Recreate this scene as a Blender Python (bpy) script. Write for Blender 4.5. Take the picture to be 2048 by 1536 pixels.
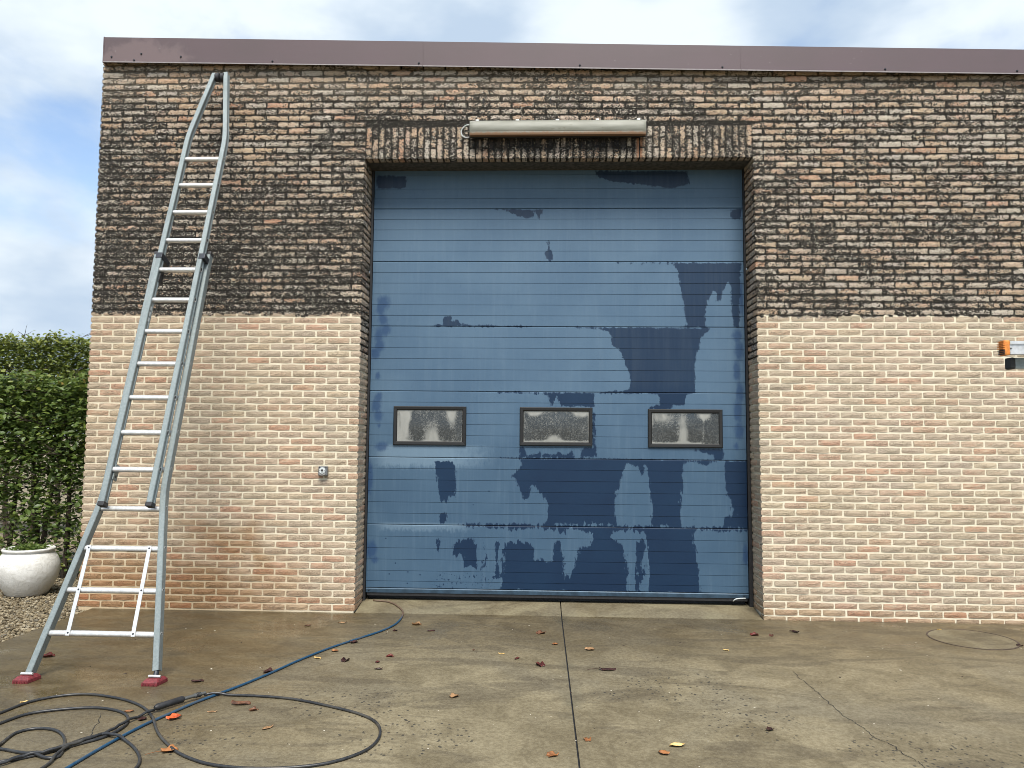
import bpy, bmesh, math, random
import numpy as np
from mathutils import Vector, Matrix

for _o in list(bpy.data.objects):
    bpy.data.objects.remove(_o)
scene = bpy.context.scene
COL = scene.collection

# ------------------------------------------------------------------ camera
PITCH, YAW, ROLL = (math.radians(a) for a in (4.089, -2.139, 0.510))
CAM = Vector((0.0, -7.3, 1.62))
cp, sp, cy, sy = math.cos(PITCH), math.sin(PITCH), math.cos(YAW), math.sin(YAW)
FWD = Vector((sy * cp, cy * cp, sp))
_r = Vector((cy, -sy, 0)); _u = _r.cross(FWD)
RGT = _r * math.cos(ROLL) + _u * math.sin(ROLL)
UPV = -_r * math.sin(ROLL) + _u * math.cos(ROLL)
cd = bpy.data.cameras.new('camera')
cd.sensor_width = 36.0
cd.lens = 36.0 * 1539 / 2048
cd.clip_end = 3000
cam = bpy.data.objects.new('camera', cd)
COL.objects.link(cam)
m3 = Matrix((RGT, UPV, -FWD)).transposed()
cam.matrix_world = Matrix.Translation(CAM) @ m3.to_4x4()
scene.camera = cam

# ------------------------------------------------------------------ sky, sun, exposure
SUN_EL, SUN_AZ = math.radians(57), math.radians(172)      # azimuth from +Y towards +X: behind the camera
world = bpy.data.worlds.new('World')
scene.world = world
world.use_nodes = True
wn, wl = world.node_tree.nodes, world.node_tree.links
wn.clear()
w_out = wn.new('ShaderNodeOutputWorld')
w_bg = wn.new('ShaderNodeBackground'); w_bg.inputs['Strength'].default_value = 0.06
w_sky = wn.new('ShaderNodeTexSky'); w_sky.sky_type = 'NISHITA'
w_sky.sun_disc = False
w_sky.sun_elevation = SUN_EL; w_sky.sun_rotation = SUN_AZ
w_sky.air_density = 1.0; w_sky.dust_density = 0.4; w_sky.ozone_density = 1.0
w_tc = wn.new('ShaderNodeTexCoord')
w_map = wn.new('ShaderNodeMapping'); w_map.inputs['Scale'].default_value = (1, 1, 2.0)
w_map.inputs['Location'].default_value = (-2.27, -0.62, -1.88)
w_n = wn.new('ShaderNodeTexNoise'); w_n.inputs['Scale'].default_value = 2.4; w_n.inputs['Detail'].default_value = 7
w_n.inputs['Roughness'].default_value = 0.52; w_n.inputs['Distortion'].default_value = 0.35
w_ramp = wn.new('ShaderNodeMapRange'); w_ramp.interpolation_type = 'SMOOTHSTEP'
w_ramp.inputs['From Min'].default_value = 0.36; w_ramp.inputs['From Max'].default_value = 0.56
w_ramp.inputs['To Min'].default_value = 0.10; w_ramp.inputs['To Max'].default_value = 1.0
w_mix = wn.new('ShaderNodeMix'); w_mix.data_type = 'RGBA'
w_cl = wn.new('ShaderNodeMix'); w_cl.data_type = 'RGBA'
w_cl.inputs[6].default_value = (2.5, 3.1, 3.85, 1); w_cl.inputs[7].default_value = (4.2, 4.6, 4.9, 1)
w_n2 = wn.new('ShaderNodeTexNoise'); w_n2.inputs['Scale'].default_value = 3.7; w_n2.inputs['Detail'].default_value = 5
w_r2 = wn.new('ShaderNodeMapRange'); w_r2.interpolation_type = 'SMOOTHSTEP'
w_r2.inputs['From Min'].default_value = 0.36; w_r2.inputs['From Max'].default_value = 0.62
wl.new(w_map.outputs[0], w_n2.inputs['Vector']); wl.new(w_n2.outputs['Fac'], w_r2.inputs['Value']); wl.new(w_r2.outputs[0], w_cl.inputs[0])
wl.new(w_tc.outputs['Generated'], w_map.inputs['Vector'])
wl.new(w_map.outputs[0], w_n.inputs['Vector'])
wl.new(w_n.outputs['Fac'], w_ramp.inputs['Value'])
wl.new(w_ramp.outputs[0], w_mix.inputs['Factor'])
wl.new(w_sky.outputs[0], w_mix.inputs[6])
wl.new(w_cl.outputs[2], w_mix.inputs[7])
wl.new(w_mix.outputs[2], w_bg.inputs['Color'])
wl.new(w_bg.outputs[0], w_out.inputs['Surface'])

sd = bpy.data.lights.new('sun', 'SUN')
sd.energy = 1.5
sd.angle = math.radians(25)
sd.color = (1.0, 0.955, 0.88)
sun = bpy.data.objects.new('sun', sd)
COL.objects.link(sun)
sdir = Vector((math.sin(SUN_AZ) * math.cos(SUN_EL), math.cos(SUN_AZ) * math.cos(SUN_EL), math.sin(SUN_EL)))
sun.rotation_euler = (-sdir).to_track_quat('-Z', 'Y').to_euler()
sun.location = sdir * 30

vs = scene.view_settings
vs.view_transform = 'Standard'; vs.look = 'None'; vs.gamma = 1.0; vs.use_curve_mapping = False
scene.cycles.filter_width = 0.9
vs.exposure = 1.90
scene.cycles.max_bounces = 5; scene.cycles.diffuse_bounces = 2; scene.cycles.glossy_bounces = 2
scene.cycles.use_adaptive_sampling = True; scene.cycles.adaptive_threshold = 0.02
scene.cycles.transmission_bounces = 4; scene.cycles.transparent_max_bounces = 6
scene.cycles.caustics_reflective = False; scene.cycles.caustics_refractive = False

GZ = -0.02          # concrete surface
DY = 0.34           # door face
WET = [
 [(0.726, 3.39), (1.309, 3.384), (1.371, 3.295), (1.385, 3.167), (1.413, 3.01), (1.432, 2.853), (1.45, 2.765), (1.383, 2.741), (1.633, 2.742), (1.63, 2.853), (1.638, 2.951), (1.664, 3.049), (1.703, 3.089), (1.723, 3.112), (1.736, 3.069), (1.75, 3.0), (1.78, 3.02), (1.813, 3.128), (1.858, 3.203), (1.881, 3.148), (1.885, 2.971), (1.893, 2.874), (1.911, 2.743), (1.968, 2.743), (1.975, 3.325), (2.001, 3.39)],
 [(0.26, 2.737), (0.59, 2.722), (0.677, 2.693), (0.701, 2.635), (0.706, 2.566), (0.784, 2.518), (0.822, 2.42), (0.861, 2.313), (0.895, 2.207), (0.87, 2.113), (0.61, 2.092), (0.571, 2.077), (0.619, 2.081), (1.167, 2.077), (1.177, 1.965), (1.071, 1.945), (1.061, 1.925), (1.301, 1.927), (1.301, 1.962), (1.416, 1.967), (1.436, 2.063), (1.531, 2.091), (1.526, 2.118), (1.524, 2.346), (1.534, 2.463), (1.569, 2.531), (1.578, 2.638), (1.613, 2.677), (1.69, 2.732)],
 [(0.05, 3.613), (0.089, 3.613), (0.076, 3.543), (0.11, 3.503), (0.116, 3.433), (0.081, 3.407), (0.051, 3.433), (0.031, 3.483), (0.056, 3.513), (0.064, 3.563)],
 [(-0.995, 2.816), (-0.956, 2.845), (-0.897, 2.846), (-0.916, 2.786), (-0.837, 2.806), (-0.817, 2.777), (-0.719, 2.757), (-0.092, 2.744), (-1.132, 2.74), (-0.975, 2.776)],
 [(-0.476, 3.941), (-0.337, 3.921), (-0.258, 3.874), (-0.158, 3.84), (-0.119, 3.864), (-0.089, 3.834), (-0.08, 3.92), (-0.03, 3.844), (0.019, 3.934)],
 [(0.53, 4.336), (1.471, 4.322), (1.49, 4.201), (1.314, 4.152), (0.727, 4.224), (0.589, 4.265)],
 [(-1.7, 4.294), (-1.388, 4.283), (-1.377, 4.211), (-1.406, 4.159), (-1.677, 4.16)],
 [(1.886, 3.93), (1.993, 3.94), (1.991, 3.84), (1.923, 3.83), (1.895, 3.86)],
 [(-0.437, 2.087), (-0.242, 2.088), (0.068, 2.063), (0.117, 1.956), (0.146, 2.034), (0.156, 2.063), (0.185, 2.015), (0.205, 1.947), (0.542, 1.95), (0.523, 2.017), (0.533, 2.066), (0.562, 2.08), (0.533, 2.083), (-0.437, 2.077)],
 [(0.514, 1.882), (0.542, 1.882), (0.549, 1.555), (0.556, 1.449), (0.399, 1.448), (0.408, 1.534), (0.514, 1.545)],
 [(-0.209, 1.538), (-0.16, 1.538), (-0.14, 1.448), (0.004, 1.492), (0.024, 1.45), (0.052, 1.489), (0.149, 1.464), (0.168, 1.493), (0.264, 1.46), (0.303, 1.504), (0.341, 1.447), (-0.198, 1.432)],
 [(-0.43, 1.436), (1.697, 1.428), (1.754, 1.428), (1.601, 1.374), (1.545, 1.402), (1.412, 1.41), (1.392, 1.295), (1.387, 1.067), (1.37, 0.897), (1.379, 0.784), (1.105, 0.79), (1.1, 0.969), (1.077, 1.064), (1.068, 1.216), (1.059, 1.33), (1.035, 1.387), (1.011, 1.253), (0.983, 1.31), (0.954, 1.367), (0.945, 1.329), (0.916, 1.376), (0.859, 1.404), (0.811, 1.327), (0.792, 1.194), (0.753, 1.117), (0.715, 0.984), (0.725, 0.908), (0.744, 0.795), (0.152, 0.796), (0.066, 0.795), (0.075, 0.881), (0.075, 0.976), (0.045, 1.052), (-0.003, 1.099), (-0.042, 1.165), (-0.09, 1.155), (-0.108, 1.05), (-0.146, 0.989), (-0.195, 1.106), (-0.235, 1.211), (-0.274, 1.259), (-0.236, 1.297), (-0.178, 1.356), (-0.198, 1.428)],
 [(1.489, 1.531), (1.603, 1.507), (1.697, 1.479), (1.706, 1.428), (1.795, 1.429), (1.793, 1.537)],
 [(1.801, 1.418), (1.809, 1.262), (1.826, 1.073), (1.863, 1.035), (1.889, 0.885), (1.804, 0.874), (1.8, 0.78), (2.029, 0.764), (2.028, 1.431)],
 [(-0.809, 0.782), (-0.616, 0.754), (-0.308, 0.747), (0.076, 0.754), (0.172, 0.73), (0.229, 0.693), (0.267, 0.75), (0.401, 0.743), (0.515, 0.697), (0.525, 0.659), (0.496, 0.583), (0.382, 0.563), (0.354, 0.431), (0.326, 0.374), (0.288, 0.279), (0.269, 0.27), (0.231, 0.325), (0.249, 0.41), (0.23, 0.485), (0.21, 0.636), (0.153, 0.645), (0.125, 0.484), (0.126, 0.39), (0.078, 0.446), (-0.056, 0.444), (-0.067, 0.557), (-0.096, 0.613), (-0.345, 0.6), (-0.352, 0.383), (-0.37, 0.232), (-0.379, 0.147), (0.857, 0.135), (0.848, 0.4), (0.801, 0.588), (0.706, 0.681), (0.744, 0.738), (0.915, 0.74), (1.047, 0.704), (1.061, 0.404), (1.064, 0.138), (1.562, 0.146), (1.545, 0.317), (1.51, 0.598), (1.492, 0.71), (1.539, 0.758), (1.972, 0.745), (2.02, 0.764), (2.01, 0.779)],
 [(-1.041, 1.395), (-0.857, 1.391), (-0.835, 1.233), (-0.852, 1.061), (-0.871, 1.041), (-0.9, 1.05), (-0.938, 0.993), (-0.977, 1.021), (-0.998, 1.097), (-1.019, 1.231)],
 [(-0.984, 0.868), (-0.927, 0.891), (-0.916, 0.849), (-0.925, 0.792), (-0.979, 0.795)],
 [(-1.01, 0.62), (-0.984, 0.582), (-0.988, 0.496), (-1.018, 0.524)],
 [(-0.845, 0.584), (-0.768, 0.623), (-0.653, 0.634), (-0.623, 0.568), (-0.626, 0.36), (-0.736, 0.367), (-0.757, 0.49), (-0.786, 0.509), (-0.843, 0.461)],
 [(-0.546, 0.588), (-0.527, 0.55), (-0.534, 0.361), (-0.557, 0.37)],
 [(-0.441, 0.599), (-0.393, 0.609), (-0.401, 0.476), (-0.39, 0.288), (-0.38, 0.25), (-0.437, 0.268), (-0.42, 0.438), (-0.44, 0.514)],
 [(0.933, 0.627), (1.019, 0.657), (1.037, 0.572), (0.99, 0.44), (1.008, 0.309), (0.97, 0.159), (0.932, 0.177), (0.942, 0.383)],
 [(-0.379, 0.137), (1.478, 0.145), (1.459, 0.122), (-0.417, 0.109)],
]
DAMP = [(-1.592, 2.983, 0.065, 0.08), (-1.621, 2.923, 0.046, 0.076), (-1.592, 2.814, 0.057, 0.057), (-1.566, 2.705, 0.057, 0.068), (-1.634, 2.645, 0.042, 0.095), (-1.622, 2.546, 0.049, 0.076), (-1.66, 2.467, 0.049, 0.065), (-1.636, 2.24, 0.027, 0.042), (1.939, 2.659, 0.049, 0.076), (1.956, 2.504, 0.046, 0.114), (1.934, 2.31, 0.038, 0.114), (1.982, 3.05, 0.023, 0.19), (-1.621, 2.022, 0.042, 0.061), (-1.639, 1.944, 0.049, 0.076), (-1.617, 1.846, 0.049, 0.068), (-1.611, 1.739, 0.019, 0.023), (-1.581, 1.535, 0.068, 0.049), (-1.692, 1.224, 0.034, 0.19), (-1.657, 0.515, 0.057, 0.095), (-1.626, 0.421, 0.038, 0.042), (1.961, 2.104, 0.038, 0.114), (1.939, 1.912, 0.042, 0.133), (1.946, 1.72, 0.046, 0.095), (1.922, 1.567, 0.027, 0.038), (1.998, 0.511, 0.03, 0.114)]
BLUE_HOSE = [(-1.624, 0.56), (-1.47, 0.5), (-1.358, 0.301), (-1.272, -0.016), (-1.255, -0.387), (-1.329, -0.677), (-1.461, -0.933), (-1.623, -1.245), (-1.754, -1.578), (-1.859, -1.911), (-1.96, -2.187), (-2.045, -2.379), (-2.109, -2.522), (-2.171, -2.715), (-2.228, -2.893), (-2.266, -3.085), (-2.293, -3.273), (-2.311, -3.456), (-2.334, -3.686)]
BLACK_HOSE = [(-2.101, -2.411), (-2.022, -2.377), (-1.798, -2.374), (-1.533, -2.419), (-1.254, -2.541), (-1.047, -2.661), (-0.925, -2.794), (-0.873, -2.965), (-0.885, -3.127), (-0.958, -3.256), (-1.081, -3.358), (-1.26, -3.414), (-1.451, -3.426), (-1.609, -3.401), (-1.73, -3.35), (-1.863, -3.261), (-1.984, -3.14), (-2.092, -3.011), (-2.206, -2.842), (-2.312, -2.691), (-2.45, -2.565), (-2.625, -2.47), (-2.847, -2.411), (-3.006, -2.458), (-3.116, -2.573), (-3.161, -2.767), (-3.2, -2.933), (-3.169, -3.048), (-3.084, -3.043), (-3.048, -2.924), (-2.986, -2.765), (-2.809, -2.673), (-2.646, -2.646), (-2.504, -2.687), (-2.404, -2.761), (-2.339, -2.88), (-2.33, -2.997), (-2.361, -3.096), (-2.436, -3.186), (-2.554, -3.326), (-2.689, -3.425), (-2.86, -3.462), (-3.006, -3.353), (-2.971, -3.251), (-2.799, -3.271), (-2.682, -3.304), (-2.603, -3.329), (-2.487, -3.366), (-2.44, -3.344), (-2.502, -3.197), (-2.594, -3.069), (-2.696, -2.996), (-2.801, -2.988), (-2.864, -3.058), (-2.837, -3.217), (-2.793, -3.365), (-2.651, -3.518), (-2.467, -3.572), (-2.433, -3.449), (-2.455, -3.32), (-2.454, -3.155), (-2.41, -3.085), (-2.331, -3.072), (-2.214, -3.128), (-2.109, -3.225), (-2.02, -3.343), (-1.981, -3.445), (-1.974, -3.565)]
GRIP_HOSE = [(-2.278, -2.689), (-2.317, -2.771), (-2.345, -2.89), (-2.36, -3.021), (-2.395, -3.112), (-2.444, -3.207), (-2.517, -3.304), (-2.604, -3.373), (-2.662, -3.462), (-2.763, -3.524)]
GUN = [(-2.101, -2.411), (-2.18, -2.52), (-2.278, -2.689)]
CRACK = [(1.819, -1.604), (1.81, -1.765), (1.817, -1.894), (1.823, -2.017), (1.824, -2.149), (1.824, -2.301), (1.829, -2.406), (1.817, -2.494), (1.852, -2.572), (1.861, -2.636), (1.864, -2.748), (1.873, -2.824), (1.903, -2.885), (1.924, -2.945), (1.92, -3.014), (1.939, -3.08), (1.958, -3.134), (1.953, -3.207)]
CRACK_B = [(-2.586, -2.708), (-2.526, -2.831), (-2.508, -2.921), (-2.45, -3.046)]
LEAF_XY = [(0.49, -1.649), (0.016, -0.647), (0.008, -1.572), (0.398, -1.132), (0.128, -0.989), (-1.079, -0.429), (-0.922, -0.63), (-1.422, -1.555), (-1.742, -0.405), (-2.012, -0.535), (-2.117, -2.776), (-1.923, -3.232), (-0.538, -2.292), (0.268, -2.946), (0.073, -3.171), (0.744, -3.007), (0.658, -3.111), (1.315, -2.744), (2.197, -0.454), (1.821, -0.582), (1.962, -0.589), (1.466, -1.071), (-1.48, -1.058), (-2.282, -2.103), (-1.826, -2.513), (-1.711, -2.61), (-1.947, -2.65), (-1.527, -2.888), (-2.435, -2.681), (-2.289, -2.803), (-3.632, -1.603), (-1.885, -1.866), (-1.12, -1.417), (-1.138, -1.746), (-1.645, -1.506), (-1.181, -1.577), (-0.164, -1.417), (-0.286, -1.291), (-0.509, -1.195), (3.903, -0.767), (-1.566, -1.311), (3.514, -0.27), (-3.157, -2.561), (-1.227, -0.652)]
# ------------------------------------------------------------------ helpers
rnd = random.Random(7)

class Mat:
    """small node-graph builder"""
    def __init__(s, name, rough=0.6, metallic=0.0, spec=0.5):
        s.m = bpy.data.materials.new(name); s.m.use_nodes = True
        s.t = s.m.node_tree; s.t.nodes.clear()
        s.out = s.t.nodes.new('ShaderNodeOutputMaterial')
        s.b = s.t.nodes.new('ShaderNodeBsdfPrincipled')
        s.b.inputs['Roughness'].default_value = rough
        s.b.inputs['Metallic'].default_value = metallic
        s.b.inputs['Specular IOR Level'].default_value = spec
        s.t.links.new(s.b.outputs[0], s.out.inputs['Surface'])
        s._p = None
    def put(s, sock, v):
        if isinstance(v, bpy.types.NodeSocket): s.t.links.new(v, sock)
        elif isinstance(v, (tuple, list)) and len(v) == 3 and sock.type == 'RGBA': sock.default_value = (*v, 1)
        else: sock.default_value = v
    def set(s, name, v): s.put(s.b.inputs[name], v)
    def pos(s):
        if s._p is None:
            g = s.t.nodes.new('ShaderNodeNewGeometry'); s._p = g.outputs['Position']
        return s._p
    def obj(s):
        return s.t.nodes.new('ShaderNodeTexCoord').outputs['Object']
    def xyz(s, v=None):
        n = s.t.nodes.new('ShaderNodeSeparateXYZ'); s.put(n.inputs[0], v or s.pos()); return n.outputs
    def math(s, op, a, b=0.0, c=0.0, clamp=False):
        n = s.t.nodes.new('ShaderNodeMath'); n.operation = op; n.use_clamp = clamp
        s.put(n.inputs[0], a); s.put(n.inputs[1], b); s.put(n.inputs[2], c); return n.outputs[0]
    def add(s, a, b): return s.math('ADD', a, b)
    def mul(s, a, b): return s.math('MULTIPLY', a, b)
    def ss(s, v, a, b, lo=0.0, hi=1.0):
        n = s.t.nodes.new('ShaderNodeMapRange'); n.interpolation_type = 'SMOOTHSTEP'
        s.put(n.inputs['Value'], v)
        n.inputs['From Min'].default_value = a; n.inputs['From Max'].default_value = b
        n.inputs['To Min'].default_value = lo; n.inputs['To Max'].default_value = hi
        return n.outputs[0]
    def noise(s, scale=5, detail=4, rough=0.5, dist=0.0, vec=None, stretch=None, w=None, color=False):
        n = s.t.nodes.new('ShaderNodeTexNoise')
        v = vec or s.pos()
        mp = s.t.nodes.new('ShaderNodeMapping'); s.put(mp.inputs['Vector'], v); v = mp.outputs[0]
        mp.inputs['Location'].default_value = (5.31 / scale, 7.37 / scale, 2.23 / scale)
        if stretch: mp.inputs['Scale'].default_value = stretch
        else: mp.inputs['Rotation'].default_value = (0.5, 0.35, 0.6)
        if w is not None:
            n.noise_dimensions = '4D'; s.put(n.inputs['W'], w)
        s.put(n.inputs['Vector'], v)
        n.inputs['Scale'].default_value = scale; n.inputs['Detail'].default_value = detail
        n.inputs['Roughness'].default_value = rough; n.inputs['Distortion'].default_value = dist
        return n.outputs['Color' if color else 'Fac']
    def voro(s, scale, feature='F1', vec=None, stretch=None, out='Distance', rand=1.0):
        n = s.t.nodes.new('ShaderNodeTexVoronoi'); n.feature = feature
        v = vec or s.pos()
        if stretch:
            mp = s.t.nodes.new('ShaderNodeMapping'); s.put(mp.inputs['Vector'], v)
            mp.inputs['Scale'].default_value = stretch; v = mp.outputs[0]
        s.put(n.inputs['Vector'], v); n.inputs['Scale'].default_value = scale
        n.inputs['Randomness'].default_value = rand
        return n.outputs[out]
    def mix(s, f, a, b, blend='MIX'):
        n = s.t.nodes.new('ShaderNodeMix'); n.data_type = 'RGBA'; n.blend_type = blend
        s.put(n.inputs[0], f); s.put(n.inputs[6], a); s.put(n.inputs[7], b); return n.outputs[2]
    def fmix(s, f, a, b):
        n = s.t.nodes.new('ShaderNodeMix'); n.data_type = 'FLOAT'
        s.put(n.inputs[0], f); s.put(n.inputs[2], a); s.put(n.inputs[3], b); return n.outputs[0]
    def ramp(s, f, stops, const=False):
        n = s.t.nodes.new('ShaderNodeValToRGB'); cr = n.color_ramp
        if const: cr.interpolation = 'CONSTANT'
        while len(cr.elements) < len(stops): cr.elements.new(0.5)
        for e, (p, c) in zip(cr.elements, stops): e.position = p; e.color = (*c, 1)
        s.put(n.inputs[0], f); return n.outputs[0]
    def attr(s, name, kind='GEOMETRY'):
        n = s.t.nodes.new('ShaderNodeAttribute'); n.attribute_type = kind; n.attribute_name = name
        return n.outputs['Fac']
    def white(s, w):
        n = s.t.nodes.new('ShaderNodeTexWhiteNoise'); n.noise_dimensions = '1D'; s.put(n.inputs['W'], w)
        return n.outputs['Value']
    def bump(s, h, strength=0.5, dist=0.01, normal=None):
        n = s.t.nodes.new('ShaderNodeBump'); n.inputs['Strength'].default_value = strength
        n.inputs['Distance'].default_value = dist; s.put(n.inputs['Height'], h)
        if normal is not None: s.put(n.inputs['Normal'], normal)
        s.t.links.new(n.outputs[0], s.b.inputs['Normal']); return n.outputs[0]

def tag(o, label=None, cat=None, group=None, kind=None):
    if label: o['label'] = label
    if cat: o['category'] = cat
    if group: o['group'] = group
    if kind: o['kind'] = kind
    return o

def empty(name, loc, label, cat, group=None):
    o = bpy.data.objects.new(name, None); COL.objects.link(o); o.location = loc
    o.empty_display_size = 0.1
    return tag(o, label, cat, group)

bpy.context.view_layer.update()
def link(name, me, mat=None, parent=None, loc=None):
    o = bpy.data.objects.new(name, me); COL.objects.link(o)
    if mat is not None and len(me.materials) == 0: me.materials.append(mat.m if isinstance(mat, Mat) else mat)
    if loc is not None: o.location = loc
    if parent is not None:
        o.parent = parent
        # world coordinates are kept: the parent chain only holds translations
        off = Vector((0, 0, 0)); p = parent
        while p is not None: off += p.location; p = p.parent
        o.location = Vector(o.location) - off
    return o

def pymesh(name, verts, faces, smooth=False):
    me = bpy.data.meshes.new(name); me.from_pydata([tuple(v) for v in verts], [], faces); me.update()
    if smooth: me.shade_smooth()
    return me

class MB:
    """mesh collector in world coordinates"""
    def __init__(s): s.v = []; s.f = []
    def add(s, v, f):
        o = len(s.v); s.v += [tuple(p) for p in v]; s.f += [tuple(i + o for i in q) for q in f]; return s
    def box(s, x0, x1, y0, y1, z0, z1):
        return s.add([(x0,y0,z0),(x1,y0,z0),(x1,y1,z0),(x0,y1,z0),(x0,y0,z1),(x1,y0,z1),(x1,y1,z1),(x0,y1,z1)],
                     [(0,3,2,1),(4,5,6,7),(0,1,5,4),(1,2,6,5),(2,3,7,6),(3,0,4,7)])
    def loft(s, rings, cap=True, closed=True):
        n = len(rings[0]); v = [p for r in rings for p in r]; f = []
        for i in range(len(rings) - 1):
            for j in range(n if closed else n - 1):
                k = (j + 1) % n; f.append((i*n+j, i*n+k, (i+1)*n+k, (i+1)*n+j))
        if cap and closed:
            f.append(tuple(range(n - 1, -1, -1))); f.append(tuple((len(rings)-1)*n + j for j in range(n)))
        return s.add(v, f)
    def tube(s, pts, r, n=8, cap=True):
        pts = [Vector(p) for p in pts]; rings = []; prev = None
        for i, p in enumerate(pts):
            t = (pts[min(i+1, len(pts)-1)] - pts[max(i-1, 0)]).normalized()
            if prev is None:
                a = Vector((0,0,1)) if abs(t.z) < .9 else Vector((1,0,0))
                u = t.cross(a).normalized()
            else:
                u = (prev - t * prev.dot(t)).normalized()
            prev = u; w = t.cross(u)
            rr = r[i] if isinstance(r, (list, tuple)) else r
            rings.append([p + (u*math.cos(2*math.pi*k/n) + w*math.sin(2*math.pi*k/n))*rr for k in range(n)])
        return s.loft(rings, cap)
    def lathe(s, prof, c, n=32, cap=True):
        rings = [[(c[0]+r*math.cos(2*math.pi*k/n), c[1]+r*math.sin(2*math.pi*k/n), c[2]+z) for k in range(n)] for r, z in prof]
        return s.loft(rings, cap)
    def build(s, name, mat, parent=None, smooth=False, bevel=0.0, kind=None, sharp=None):
        me = pymesh(name, s.v, s.f, False)
        bm = bmesh.new(); bm.from_mesh(me)
        bmesh.ops.recalc_face_normals(bm, faces=bm.faces)
        if bevel:
            bmesh.ops.bevel(bm, geom=list(bm.edges), offset=bevel, segments=2, affect='EDGES', profile=0.6)
        bm.to_mesh(me); bm.free()
        if smooth or sharp:
            me.shade_smooth()
            if sharp: me.set_sharp_from_angle(angle=math.radians(sharp))
        o = link(name, me, mat, parent)
        if kind: o['kind'] = kind
        return o

def catmull(pts, step=0.04):
    P = [Vector(p) for p in pts]; P = [2*P[0]-P[1]] + P + [2*P[-1]-P[-2]]; out = []
    for i in range(1, len(P) - 2):
        n = max(2, int((P[i+1]-P[i]).length / step))
        for k in range(n):
            t = k / n; a, b, c, d = P[i-1], P[i], P[i+1], P[i+2]
            out.append(0.5*((2*b) + (c-a)*t + (2*a-5*b+4*c-d)*t*t + (3*b-a-3*c+d)*t**3))
    out.append(P[-2]); return out
# ------------------------------------------------------------------ materials
def grime_masks(m):
    """dirt on the upper wall: returns (dirty 0/1, coverage, fine noise, specks)"""
    X, Y, Z = m.xyz()
    wob = m.noise(14, 3, 0.6)
    reveal = m.ss(Y, 0.015, 0.045)
    zb = m.add(m.add(2.80, m.mul(reveal, -0.40)), m.add(m.mul(m.math('SUBTRACT', wob, 0.5), 0.12), m.mul(m.math('SUBTRACT', m.noise(1.3, 2, 0.5), 0.5), 0.05)))
    dirty = m.ss(m.math('SUBTRACT', Z, zb), -0.004, 0.010)
    low = m.noise(0.9, 3, 0.55, 0.4)
    mid = m.noise(4.5, 3, 0.6, 0.3)
    cov = m.add(0.53, m.mul(m.math('SUBTRACT', low, 0.5), 0.75))
    cov = m.add(cov, m.mul(m.math('SUBTRACT', mid, 0.5), 0.8))
    left = m.ss(X, -1.2, -2.4)
    lowz = m.mul(m.ss(m.add(Z, m.mul(m.math('SUBTRACT', low, 0.5), 1.6)), 4.2, 3.1), left)
    cov = m.add(cov, m.mul(lowz, 0.30))
    cov = m.add(cov, m.mul(m.mul(left, m.ss(Z, 4.6, 4.0)), 0.06))
    cov = m.add(cov, m.mul(m.ss(X, -4.0, -4.35), 0.12))
    lint = m.mul(m.mul(m.ss(X, -1.9, -1.6), m.ss(X, 2.2, 1.9)), 0.0)
    cov = m.add(cov, lint)
    cov = m.add(cov, m.mul(m.ss(X, 1.9, 2.6), -0.08))
    cov = m.add(cov, m.mul(m.ss(Z, 4.95, 5.2), -0.16))
    cov = m.add(cov, m.mul(reveal, -0.25))
    n = m.noise(34, 1.5, 0.55, 1.1, stretch=(1, 1, 1.5))
    n = m.add(m.mul(m.math('SUBTRACT', n, 0.5), 2.8), 0.5)
    speck = m.noise(52, 1, 0.5, 1.4, stretch=(1, 1, 1.5))
    return dirty, cov, n, speck

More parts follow.
